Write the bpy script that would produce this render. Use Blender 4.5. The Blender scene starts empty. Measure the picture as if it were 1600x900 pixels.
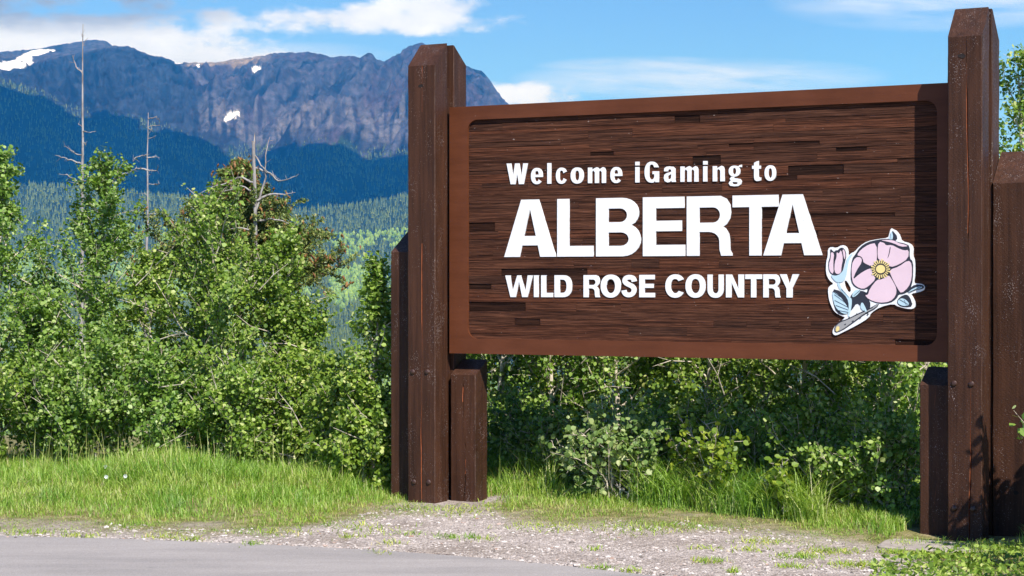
import bpy, bmesh, math, random
import numpy as np
from mathutils import Vector

# ------------------------------------------------------------------ camera, sky, sun, exposure
F = 2950.0            # focal length in photo pixels (1600 wide)
EYE = 1.7
SC = bpy.context.scene
COL = SC.collection
cam_d = bpy.data.cameras.new('camera')
cam = bpy.data.objects.new('camera', cam_d)
COL.objects.link(cam)
cam.location = (0, 0, EYE)
cam.rotation_euler = (math.radians(90), 0, 0)
cam_d.sensor_width = 36.0
cam_d.lens = F * 36.0 / 1600.0
cam_d.clip_start = 0.1
cam_d.clip_end = 40000
SC.camera = cam
SC.view_settings.view_transform = 'Standard'
SC.view_settings.look = 'None'
SC.view_settings.gamma = 1
SC.view_settings.exposure = 0.54
SC.cycles.use_denoising = True
SC.cycles.max_bounces = 8
SC.cycles.diffuse_bounces = 3
SC.cycles.transmission_bounces = 4
SC.cycles.volume_bounces = 0
SC.cycles.sample_clamp_indirect = 6

SUN_EL = math.radians(46)
SUN_H = (0.403, -0.915)                       # horizontal direction towards the sun
sun_dir = Vector((SUN_H[0] * math.cos(SUN_EL), SUN_H[1] * math.cos(SUN_EL), math.sin(SUN_EL))).normalized()
sl = bpy.data.lights.new('sun', 'SUN')
sl.energy = 5.0
sl.angle = math.radians(0.5)
sl.color = (1.0, 0.965, 0.91)
sun = bpy.data.objects.new('sun', sl)
COL.objects.link(sun)
sun.rotation_euler = sun_dir.to_track_quat('Z', 'Y').to_euler()
sun.location = (5, -10, 20)

W = bpy.data.worlds.new("World")
SC.world = W
W.use_nodes = True
wt = W.node_tree
for n in list(wt.nodes):
    wt.nodes.remove(n)


class NT:
    """small helper to write node graphs"""
    def __init__(self, tree):
        self.t = tree

    def n(self, typ, **kw):
        nd = self.t.nodes.new(typ)
        for k, v in kw.items():
            setattr(nd, k, v)
        return nd

    def l(self, a, b):
        self.t.links.new(a, b)

    def m(self, op, a, b=None, c=None, clamp=False):
        nd = self.t.nodes.new('ShaderNodeMath')
        nd.operation = op
        nd.use_clamp = clamp
        for i, v in enumerate((a, b, c)):
            if v is None:
                continue
            if isinstance(v, (int, float)):
                nd.inputs[i].default_value = v
            else:
                self.l(v, nd.inputs[i])
        return nd.outputs[0]

    def ramp(self, fac, stops, interp='LINEAR'):
        nd = self.t.nodes.new('ShaderNodeValToRGB')
        cr = nd.color_ramp
        cr.interpolation = interp
        while len(cr.elements) < len(stops):
            cr.elements.new(0.5)
        for e, (p, c) in zip(cr.elements, stops):
            e.position = p
            e.color = c if len(c) == 4 else (*c, 1)
        self.l(fac, nd.inputs[0])
        return nd.outputs[0]

    def mix(self, fac, a, b, blend='MIX'):
        nd = self.t.nodes.new('ShaderNodeMix')
        nd.data_type = 'RGBA'
        nd.blend_type = blend
        for sock, v in ((nd.inputs[0], fac), (nd.inputs[6], a), (nd.inputs[7], b)):
            if isinstance(v, (int, float)):
                sock.default_value = v
            elif isinstance(v, tuple):
                sock.default_value = v if len(v) == 4 else (*v, 1)
            else:
                self.l(v, sock)
        return nd.outputs[2]

    def noise(self, vec, scale, detail=4, rough=0.55, dist=0.0):
        nd = self.t.nodes.new('ShaderNodeTexNoise')
        nd.inputs['Scale'].default_value = scale
        nd.inputs['Detail'].default_value = detail
        nd.inputs['Roughness'].default_value = rough
        nd.inputs['Distortion'].default_value = dist
        if vec is not None:
            self.l(vec, nd.inputs['Vector'])
        return nd.outputs['Fac']

    def mapping(self, vec, scale=(1, 1, 1), rot=(0, 0, 0), loc=(0, 0, 0)):
        nd = self.t.nodes.new('ShaderNodeMapping')
        nd.inputs['Scale'].default_value = scale
        nd.inputs['Rotation'].default_value = rot
        nd.inputs['Location'].default_value = loc
        self.l(vec, nd.inputs['Vector'])
        return nd.outputs[0]


def build_world():
    t = NT(wt)
    out = t.n('ShaderNodeOutputWorld')
    bg = t.n('ShaderNodeBackground')
    bg.inputs['Strength'].default_value = 0.066
    sky = t.n('ShaderNodeTexSky')
    sky.sky_type = 'NISHITA'
    sky.sun_disc = False
    sky.sun_elevation = SUN_EL
    sky.sun_rotation = math.atan2(SUN_H[0], SUN_H[1])
    sky.altitude = 1500
    sky.air_density = 1.0
    sky.dust_density = 0.3
    sky.ozone_density = 1.6
    tc = t.n('ShaderNodeTexCoord')
    d = tc.outputs['Generated']
    sep = t.n('ShaderNodeSeparateXYZ')
    t.l(d, sep.inputs[0])
    az = t.m('ARCTAN2', sep.outputs[0], sep.outputs[1])
    el = t.m('ARCSINE', sep.outputs[2])
    comb = t.n('ShaderNodeCombineXYZ')
    t.l(t.m('MULTIPLY', az, 1.0), comb.inputs[0])
    t.l(t.m('MULTIPLY', el, 2.2), comb.inputs[1])
    nb = t.noise(comb.outputs[0], 17, 9, 0.58)       # billows
    nf = t.noise(comb.outputs[0], 55, 7, 0.6)

    def ell(cx, cy, rx, ry, amp=1.0):
        a0, e0 = (cx - 800) / F, (450 - cy) / F
        u = t.m('DIVIDE', t.m('SUBTRACT', az, a0), rx / F)
        v = t.m('DIVIDE', t.m('SUBTRACT', el, e0), ry / F)
        q = t.m('ADD', t.m('MULTIPLY', u, u), t.m('MULTIPLY', v, v))
        return t.m('MULTIPLY', t.m('SUBTRACT', 1.0, q), amp)

    white = None
    for e in ((140, 82, 330, 58), (300, 100, 160, 42), (560, 36, 290, 26, .9), (690, 14, 110, 26, .9), (820, 150, 120, 26, .8),
              (30, 0, 300, 42, .9)):
        x = ell(*e)
        white = x if white is None else t.m('MAXIMUM', white, x)
    white = t.m('MAXIMUM', white, -1.2)
    # scattered fair-weather clouds all round the sky
    nz = t.noise(d, 3.2, 8, 0.55)
    far = t.m('MULTIPLY', t.m('SUBTRACT', nz, 0.64), 6.0)
    inview = t.m('MULTIPLY', t.m('LESS_THAN', t.m('ABSOLUTE', az), 0.33), t.m('LESS_THAN', el, 0.2))
    far = t.m('SUBTRACT', far, t.m('MULTIPLY', inview, 6.0))
    nn = t.m('ADD', t.m('MULTIPLY', t.m('SUBTRACT', nb, 0.5), 3.6), t.m('MULTIPLY', t.m('SUBTRACT', nf, 0.5), 1.2))
    mval = t.m('ADD', t.m('MAXIMUM', white, far), nn)
    mask = t.n('ShaderNodeMapRange')
    mask.interpolation_type = 'SMOOTHSTEP'
    t.l(mval, mask.inputs[0])
    mask.inputs[1].default_value = -0.05
    mask.inputs[2].default_value = 0.75
    # cloud colour: bright white, greyer in the heavy cloud overhead and where the cloud is thick
    grey = t.m('MAXIMUM', ell(60, -8, 380, 74), -1)
    grey = t.m('ADD', grey, t.m('MULTIPLY', t.m('SUBTRACT', nb, 0.5), 2.2))
    gm = t.n('ShaderNodeMapRange')
    gm.interpolation_type = 'SMOOTHSTEP'
    t.l(grey, gm.inputs[0])
    gm.inputs[1].default_value = -0.3
    gm.inputs[2].default_value = 0.9
    CW = 11.0
    body = t.ramp(nb, [(0.32, (0.74 * CW, 0.86 * CW, 1.16 * CW)), (0.6, (CW * .98, CW * 1.10, CW * 1.38))])
    # ramp clamps nothing above 1, values are linear radiance before the 0.11 strength
    ccol = t.mix(gm.outputs[0], body, (3.4, 4.2, 6.3, 1))
    skyc = t.mix(1.0, sky.outputs[0], (SKY_TINT[0], SKY_TINT[1], SKY_TINT[2], 1), 'MULTIPLY')
    # thin veils, drawn out along the horizon
    cv = t.n('ShaderNodeCombineXYZ')
    t.l(t.m('MULTIPLY', az, 12.0), cv.inputs[0])
    t.l(t.m('MULTIPLY', t.m('ADD', el, t.m('MULTIPLY', az, 0.06)), 85.0), cv.inputs[1])
    nv = t.noise(cv.outputs[0], 1.0, 7, 0.6)
    veil = None
    for e in ((1090, 126, 300, 34, 1.0), (1000, 105, 170, 16, .8), (1480, 6, 290, 58, 1.0), (480, 88, 150, 20, .5)):
        x = t.m('MAXIMUM', ell(*e), 0.0)
        veil = x if veil is None else t.m('MAXIMUM', veil, x)
    vm = t.m('MULTIPLY', veil, t.m('MULTIPLY', t.m('SUBTRACT', nv, 0.30), 3.2, clamp=True), clamp=True)
    skyc = t.mix(t.m('MULTIPLY', vm, 0.8), skyc, (CW * .88, CW * 1.02, CW * 1.34, 1))
    col = t.mix(t.m('MULTIPLY', mask.outputs[0], 0.93), skyc, ccol)
    t.l(col, bg.inputs['Color'])
    t.l(bg.outputs[0], out.inputs[0])


SKY_TINT = (0.72, 1.12, 1.75)
build_world()

# ------------------------------------------------------------------ helpers
rng = np.random.default_rng(7)
random.seed(7)


def tag(o, label=None, cat=None, group=None, kind=None):
    if label: o['label'] = label
    if cat: o['category'] = cat
    if group: o['group'] = group
    if kind: o['kind'] = kind
    return o


def link(name, me, parent=None, mats=()):
    o = bpy.data.objects.new(name, me)
    COL.objects.link(o)
    if parent is not None:
        o.parent = parent
    if me is not None:
        for m in mats:
            me.materials.append(m)
    return o


def empty(name, loc, rz=0.0):
    o = bpy.data.objects.new(name, None)
    COL.objects.link(o)
    o.location = loc
    o.rotation_euler = (0, 0, rz)
    o.empty_display_size = 0.2
    return o


def np_mesh(name, verts, faces_list, smooth=False, matidx=None):
    """verts (N,3); faces_list: list of int arrays (M,k)."""
    me = bpy.data.meshes.new(name)
    verts = np.asarray(verts, dtype=np.float32)
    faces_list = [np.asarray(f, dtype=np.int32) for f in faces_list if len(f)]
    me.vertices.add(len(verts))
    me.vertices.foreach_set('co', verts.ravel())
    nl = sum(f.size for f in faces_list)
    npoly = sum(len(f) for f in faces_list)
    me.loops.add(nl)
    me.polygons.add(npoly)
    me.loops.foreach_set('vertex_index', np.concatenate([f.ravel() for f in faces_list]))
    starts, tot = [], 0
    for f in faces_list:
        k = f.shape[1]
        starts.append(tot + np.arange(len(f)) * k)
        tot += f.size
    me.polygons.foreach_set('loop_start', np.concatenate(starts).astype(np.int32))
    if matidx is not None:
        me.polygons.foreach_set('material_index', np.asarray(matidx, dtype=np.int32))
    me.polygons.foreach_set('use_smooth', np.full(npoly, bool(smooth)))
    me.update(calc_edges=True)
    me.validate()
    return me


# value noise ------------------------------------------------------
_perm = np.random.default_rng(99).random((256, 256))


def vnoise(x, y):
    xi, yi = np.floor(x).astype(int), np.floor(y).astype(int)
    xf, yf = x - xi, y - yi
    xf = xf * xf * (3 - 2 * xf)
    yf = yf * yf * (3 - 2 * yf)
    a = _perm[xi & 255, yi & 255]; b = _perm[(xi + 1) & 255, yi & 255]
    c = _perm[xi & 255, (yi + 1) & 255]; d = _perm[(xi + 1) & 255, (yi + 1) & 255]
    return (a * (1 - xf) + b * xf) * (1 - yf) + (c * (1 - xf) + d * xf) * yf


def fbm(x, y, o=4, g=0.5):
    s, a, t = 0, 1.0, 0.0
    for i in range(o):
        s = s + a * vnoise(x * 2 ** i + 17.3 * i, y * 2 ** i + 9.1 * i)
        t += a
        a *= g
    return s / t


def sstep(a, b, x):
    t = np.clip((x - a) / (b - a), 0, 1)
    return t * t * (3 - 2 * t)


def pt(px, py, Y):
    return ((px - 800) / F * Y, Y, EYE - (py - 450) / F * Y)


# ------------------------------------------------------------------ materials
def new_mat(name):
    m = bpy.data.materials.new(name)
    m.use_nodes = True
    t = NT(m.node_tree)
    b = m.node_tree.nodes['Principled BSDF']
    return m, t, b


def mat_simple(name, col, rough=0.7, var=0.15, scale=8, bump=0.0, bscale=40, spec=0.5):
    m, t, b = new_mat(name)
    tc = t.n('ShaderNodeTexCoord').outputs['Object']
    nz = t.noise(tc, scale, 5)
    c = t.ramp(nz, [(0.3, tuple(x * (1 - var) for x in col)), (0.7, tuple(min(1, x * (1 + var)) for x in col))])
    t.l(c, b.inputs['Base Color'])
    b.inputs['Roughness'].default_value = rough
    b.inputs['Specular IOR Level'].default_value = spec
    if bump:
        bp = t.n('ShaderNodeBump')
        bp.inputs['Strength'].default_value = bump
        bp.inputs['Distance'].default_value = 0.01
        t.l(t.noise(tc, bscale, 4), bp.inputs['Height'])
        t.l(bp.outputs[0], b.inputs['Normal'])
    return m


def mat_timber(name, dark, light, rough=0.5):
    """rough-sawn timber under weathered brown paint: saw lines, vertical grain, chipped specks"""
    m, t, b = new_mat(name)
    tc = t.n('ShaderNodeTexCoord').outputs['Object']
    info = t.n('ShaderNodeObjectInfo').outputs['Random']
    va = t.n('ShaderNodeVectorMath'); va.operation = 'ADD'
    t.l(tc, va.inputs[0]); cx = t.n('ShaderNodeCombineXYZ')
    t.l(t.m('MULTIPLY', info, 30), cx.inputs[2]); t.l(t.m('MULTIPLY', info, 11), cx.inputs[0]); t.l(cx.outputs[0], va.inputs[1])
    v = va.outputs[0]
    grain = t.noise(t.mapping(v, (34, 34, 1.4)), 1.0, 6, 0.6, 0.3)
    blot = t.noise(t.mapping(v, (5, 5, 1.6)), 1.0, 5, 0.6)
    saw = t.n('ShaderNodeTexWave'); saw.wave_type = 'BANDS'; saw.bands_direction = 'Z'
    saw.inputs['Scale'].default_value = 38; saw.inputs['Distortion'].default_value = 3.0
    saw.inputs['Detail'].default_value = 2; saw.inputs['Detail Scale'].default_value = 1.2
    t.l(t.mapping(v, (1, 1, 1), (0.25, 0.3, 0)), saw.inputs['Vector'])
    f = t.m('ADD', t.m('MULTIPLY', grain, 0.55), t.m('MULTIPLY', blot, 0.45))
    c = t.ramp(f, [(0.34, dark), (0.68, light)])
    # chips of paint: small pale weathered specks
    vo = t.n('ShaderNodeTexVoronoi'); vo.inputs['Scale'].default_value = 120
    t.l(t.mapping(v, (1, 1, 0.6)), vo.inputs['Vector'])
    chip_n = t.noise(t.mapping(v, (9, 9, 3.5), loc=(3, 1, 2)), 1.0, 5)
    thr = t.m('MULTIPLY', t.m('MAXIMUM', t.m('SUBTRACT', chip_n, 0.41), 0.0), 1.5)
    chip = t.m('LESS_THAN', vo.outputs['Distance'], thr)
    spk = t.noise(v, 150, 2)
    chip = t.m('MULTIPLY', chip, t.m('GREATER_THAN', spk, 0.53))
    c = t.mix(t.m('MULTIPLY', chip, 0.55), c, (0.42, 0.34, 0.31))
    t.l(c, b.inputs['Base Color'])
    rr = t.ramp(t.noise(v, 60, 3), [(0.3, (rough - .14,) * 3), (0.7, (rough + .18,) * 3)])
    t.l(rr, b.inputs['Roughness'])
    b.inputs['Specular IOR Level'].default_value = 0.22
    h = t.m('ADD', t.m('MULTIPLY', grain, 0.6), t.m('MULTIPLY', saw.outputs['Fac'], 0.35))
    h = t.m('ADD', h, t.m('MULTIPLY', t.noise(v, 170, 3), 0.5))
    bp = t.n('ShaderNodeBump'); bp.inputs['Strength'].default_value = 0.7; bp.inputs['Distance'].default_value = 0.006
    t.l(h, bp.inputs['Height']); t.l(bp.outputs[0], b.inputs['Normal'])
    return m


def mat_frame():
    m, t, b = new_mat('frame_paint')
    tc = t.n('ShaderNodeTexCoord').outputs['Object']
    n1 = t.noise(t.mapping(tc, (1.5, 3, 14)), 1.0, 6, 0.6)
    n2 = t.noise(tc, 3.0, 4)
    c = t.ramp(t.m('ADD', t.m('MULTIPLY', n1, 0.5), t.m('MULTIPLY', n2, 0.5)),
               [(0.32, (0.086, 0.025, 0.009)), (0.66, (0.132, 0.041, 0.017))])
    chip = t.m('MULTIPLY', t.m('GREATER_THAN', t.noise(t.mapping(tc, (26, 26, 26)), 1, 5, 0.7), 0.705),
               t.m('GREATER_THAN', t.noise(tc, 4.0, 3), 0.47))
    c = t.mix(t.m('MULTIPLY', chip, .7), c, (0.36, 0.27, 0.22))
    t.l(c, b.inputs['Base Color'])
    b.inputs['Roughness'].default_value = 0.5
    b.inputs['Specular IOR Level'].default_value = 0.2
    bp = t.n('ShaderNodeBump'); bp.inputs['Strength'].default_value = 0.35; bp.inputs['Distance'].default_value = 0.003
    t.l(t.noise(t.mapping(tc, (20, 20, 90)), 1.0, 4), bp.inputs['Height']); t.l(bp.outputs[0], b.inputs['Normal'])
    return m


def mat_plank(name='sandblasted_board', dark=1.0):
    """sandblasted boards: deep horizontal grain, every strip its own tone"""
    m, t, b = new_mat(name)
    tc = t.n('ShaderNodeTexCoord').outputs['Object']
    info = t.n('ShaderNodeObjectInfo').outputs['Random']
    cx = t.n('ShaderNodeCombineXYZ')
    t.l(t.m('MULTIPLY', info, 57), cx.inputs[2]); t.l(t.m('MULTIPLY', info, 13), cx.inputs[0])
    va = t.n('ShaderNodeVectorMath'); va.operation = 'ADD'
    t.l(tc, va.inputs[0]); t.l(cx.outputs[0], va.inputs[1])
    v = va.outputs[0]
    g1 = t.noise(t.mapping(v, (2.6, 2.6, 95)), 1.0, 8, 0.68, 0.9)
    g2 = t.noise(t.mapping(v, (6, 6, 210)), 1.0, 4, 0.6)
    f = t.m('ADD', t.m('MULTIPLY', g1, 0.72), t.m('MULTIPLY', g2, 0.28))
    c = t.ramp(f, [(0.37, tuple(x * dark for x in (0.013, 0.0055, 0.0035))), (0.49, tuple(x * dark for x in (0.060, 0.0225, 0.0125))), (0.64, tuple(x * dark for x in (0.148, 0.060, 0.033)))])
    tone = t.ramp(info, [(0.0, (0.72, 0.78, 0.84)), (0.3, (0.94, 0.94, 0.94)), (0.7, (1.06, 1.02, 0.98)), (1.0, (1.26, 1.10, 0.98))])
    c = t.mix(1.0, c, tone, 'MULTIPLY')
    spk = t.m('MULTIPLY', t.m('GREATER_THAN', t.noise(t.mapping(v, (30, 30, 45)), 1, 3, 0.6), 0.735), 0.7)
    c = t.mix(spk, c, (0.45, 0.36, 0.32))
    t.l(c, b.inputs['Base Color'])
    b.inputs['Roughness'].default_value = 0.7
    b.inputs['Specular IOR Level'].default_value = 0.1
    bp = t.n('ShaderNodeBump'); bp.inputs['Strength'].default_value = 1.0; bp.inputs['Distance'].default_value = 0.011
    t.l(f, bp.inputs['Height']); t.l(bp.outputs[0], b.inputs['Normal'])
    return m


def mat_leaf(name, stops, trans=0.34, rough=0.5, patch=False):
    m, t, b = new_mat(name)
    geo = t.n('ShaderNodeNewGeometry')
    c = t.ramp(geo.outputs['Random Per Island'], stops)
    info = t.n('ShaderNodeObjectInfo').outputs['Random']
    c = t.mix(1.0, c, t.ramp(info, [(0.0, (0.85, 0.90, 0.85)), (0.35, (1.14, 1.04, 0.8)), (0.7, (0.95, 1.0, 1.0)), (1.0, (1.22, 1.12, 0.9))]), 'MULTIPLY')
    if patch:        # drier and greener patches in the sward
        tcp = t.n('ShaderNodeTexCoord').outputs['Object']
        c = t.mix(1.0, c, t.ramp(t.noise(t.mapping(tcp, (1, 1, 0)), 1.5, 5, 0.6), [(0.34, (0.58, 0.74, 0.72)), (0.48, (0.92, 0.94, 0.9)), (0.62, (1.12, 0.98, 1.25))]), 'MULTIPLY')
    t.l(c, b.inputs['Base Color'])
    b.inputs['Roughness'].default_value = rough
    b.inputs['Specular IOR Level'].default_value = 0.5
    tr = t.n('ShaderNodeBsdfTranslucent')
    c2 = t.mix(1.0, c, (1.25, 1.35, 0.55), 'MULTIPLY')
    t.l(c2, tr.inputs['Color'])
    mx = t.n('ShaderNodeMixShader')
    mx.inputs[0].default_value = trans
    t.l(b.outputs[0], mx.inputs[1]); t.l(tr.outputs[0], mx.inputs[2])
    out = m.node_tree.nodes['Material Output']
    t.l(mx.outputs[0], out.inputs['Surface'])
    return m


def mat_bark(name, a, bcol, sc=(30, 30, 9)):
    m, t, b = new_mat(name)
    tc = t.n('ShaderNodeTexCoord').outputs['Object']
    nz = t.noise(t.mapping(tc, sc), 1.0, 5, 0.65)
    t.l(t.ramp(nz, [(0.36, a), (0.56, bcol)]), b.inputs['Base Color'])
    b.inputs['Roughness'].default_value = 0.8
    bp = t.n('ShaderNodeBump'); bp.inputs['Strength'].default_value = 0.5; bp.inputs['Distance'].default_value = 0.005
    t.l(nz, bp.inputs['Height']); t.l(bp.outputs[0], b.inputs['Normal'])
    return m


M = {}
M['timber'] = mat_timber('brown_timber', (0.028, 0.0115, 0.0060), (0.083, 0.034, 0.0175))
M['raw'] = mat_simple('raw_split_wood', (0.30, 0.085, 0.03), 0.75, 0.3, 20, 0.4, 60)
M['frame'] = mat_frame()
M['plank'] = mat_plank()
M['plank_dark'] = mat_plank('dark_board_strip', 0.36)  # same board in a darker tone, for short recessed strips
M['backing'] = mat_simple('panel_core', (0.05, 0.018, 0.011), 0.7)
M['white'] = mat_simple('white_paint', (0.80, 0.79, 0.77), 0.55, 0.05, 9, 0.25, 60)
M['pink'] = mat_simple('pink_paint', (0.72, 0.53, 0.58), 0.6, 0.04, 10)
M['navy'] = mat_simple('navy_paint', (0.018, 0.020, 0.032), 0.6, 0.15, 10)
M['teal'] = mat_simple('pale_teal_paint', (0.46, 0.62, 0.68), 0.6, 0.05, 10)
M['grey'] = mat_simple('grey_paint', (0.33, 0.32, 0.31), 0.6, 0.1, 10)
M['yellow'] = mat_simple('yellow_paint', (0.80, 0.62, 0.24), 0.6, 0.06, 10)
M['bolt'] = mat_simple('painted_bolt', (0.05, 0.022, 0.014), 0.4, 0.2, 60)
M['hole'] = mat_simple('dark_knot', (0.012, 0.007, 0.005), 0.9, 0.2, 60)
M['concrete'] = mat_simple('weathered_concrete', (0.36, 0.30, 0.255), 0.9, 0.25, 9, 0.5, 70)
G1 = [(0.0, (0.070, 0.140, 0.014)), (0.45, (0.160, 0.270, 0.032)), (0.85, (0.29, 0.41, 0.075)), (1.0, (0.50, 0.55, 0.24))]  # palest stop puts the creamy leaf highlights into the colour
M['leaf'] = mat_leaf('aspen_leaf', G1)
M['leaf_y'] = mat_leaf('fresh_leaf', [(0, (0.12, 0.21, 0.02)), (0.6, (0.20, 0.30, 0.03)), (1, (0.34, 0.40, 0.05))])
M['leaf_b'] = mat_leaf('dusty_leaf', [(0, (0.10, 0.18, 0.04)), (0.6, (0.20, 0.30, 0.09)), (1, (0.38, 0.43, 0.20))])
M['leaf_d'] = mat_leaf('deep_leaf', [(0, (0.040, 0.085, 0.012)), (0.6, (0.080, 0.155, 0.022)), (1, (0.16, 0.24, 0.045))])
M['needle'] = mat_leaf('spruce_needle', [(0, (0.05, 0.095, 0.020)), (0.6, (0.13, 0.19, 0.040)), (1, (0.27, 0.27, 0.08))], 0.08)
M['cone'] = mat_leaf('spruce_cone', [(0, (0.15, 0.065, 0.022)), (1, (0.32, 0.16, 0.06))], 0.02)
M['grass'] = mat_leaf('roadside_grass', [(0, (0.15, 0.29, 0.024)), (0.5, (0.31, 0.46, 0.050)), (0.85, (0.46, 0.58, 0.13)), (1, (0.62, 0.58, 0.28))], 0.35, patch=True)
M['dry'] = mat_leaf('dry_grass', [(0, (0.32, 0.27, 0.11)), (0.6, (0.46, 0.39, 0.19)), (1, (0.30, 0.21, 0.11))], 0.25)
M['straw'] = mat_leaf('pale_seed_stalk', [(0, (0.22, 0.33, 0.07)), (0.6, (0.36, 0.44, 0.13)), (1, (0.52, 0.50, 0.26))], 0.25)
M['bark'] = mat_bark('pale_aspen_bark', (0.24, 0.19, 0.13), (0.62, 0.54, 0.42))
M['twig'] = mat_bark('dead_grey_wood', (0.15, 0.13, 0.115), (0.36, 0.33, 0.305), (40, 40, 6))
M['dbark'] = mat_bark('dark_spruce_bark', (0.05, 0.035, 0.025), (0.14, 0.10, 0.075))
M['flower'] = mat_simple('white_petal', (0.8, 0.8, 0.78), 0.6, 0.03)
M['rose_petal'] = mat_simple('pink_petal', (0.75, 0.45, 0.55), 0.6, 0.05)

# ------------------------------------------------------------------ ground, road, gravel
road_px = [(-500, 826), (-200, 831), (0, 838), (200, 843), (400, 851), (600, 861), (760, 873), (900, 887), (1000, 898), (1120, 912), (1400, 950)]
road_xy = np.array([((px - 800) / F * (EYE * F / (py - 450)), EYE * F / (py - 450)) for px, py in road_px])
grass_px = [(-500, 812), (0, 831), (150, 830), (300, 834), (420, 836), (500, 826), (600, 803), (690, 797), (760, 800), (800, 820), (1000, 822),
            (1180, 829), (1300, 842), (1390, 858), (1460, 885), (1560, 905), (1700, 930)]
grass_xy = np.array([((px - 800) / F * (EYE * F / (py - 450)), EYE * F / (py - 450)) for px, py in grass_px])


def road_y(x):
    return np.interp(x, road_xy[:, 0], road_xy[:, 1])


def grass_y(x):
    return np.interp(x, grass_xy[:, 0], grass_xy[:, 1])


def ground_z(x, y):
    x = np.asarray(x, float); y = np.asarray(y, float)
    z = 0.02 * (fbm(x * 0.7, y * 0.7, 3) - 0.5) * sstep(10, 14, y)
    z = z - 0.035 * sstep(1.0, 3.0, x) * sstep(10.5, 12.5, y)          # a little lower by the far right post
    z = z + 0.06 * sstep(0.3, 2.0, y - grass_y(x)) * (1 - sstep(17, 20, y)) * (0.4 + fbm(x * 1.3, y * 1.3, 3)) * (1 - np.exp(-((x - 3.1) / .8) ** 2 - ((y - 12.9) / .8) ** 2))
    z = z - 0.045 * np.clip(y - 18.5, 0, None) - 0.004 * np.clip(y - 24, 0, None) ** 2
    return z


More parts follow.
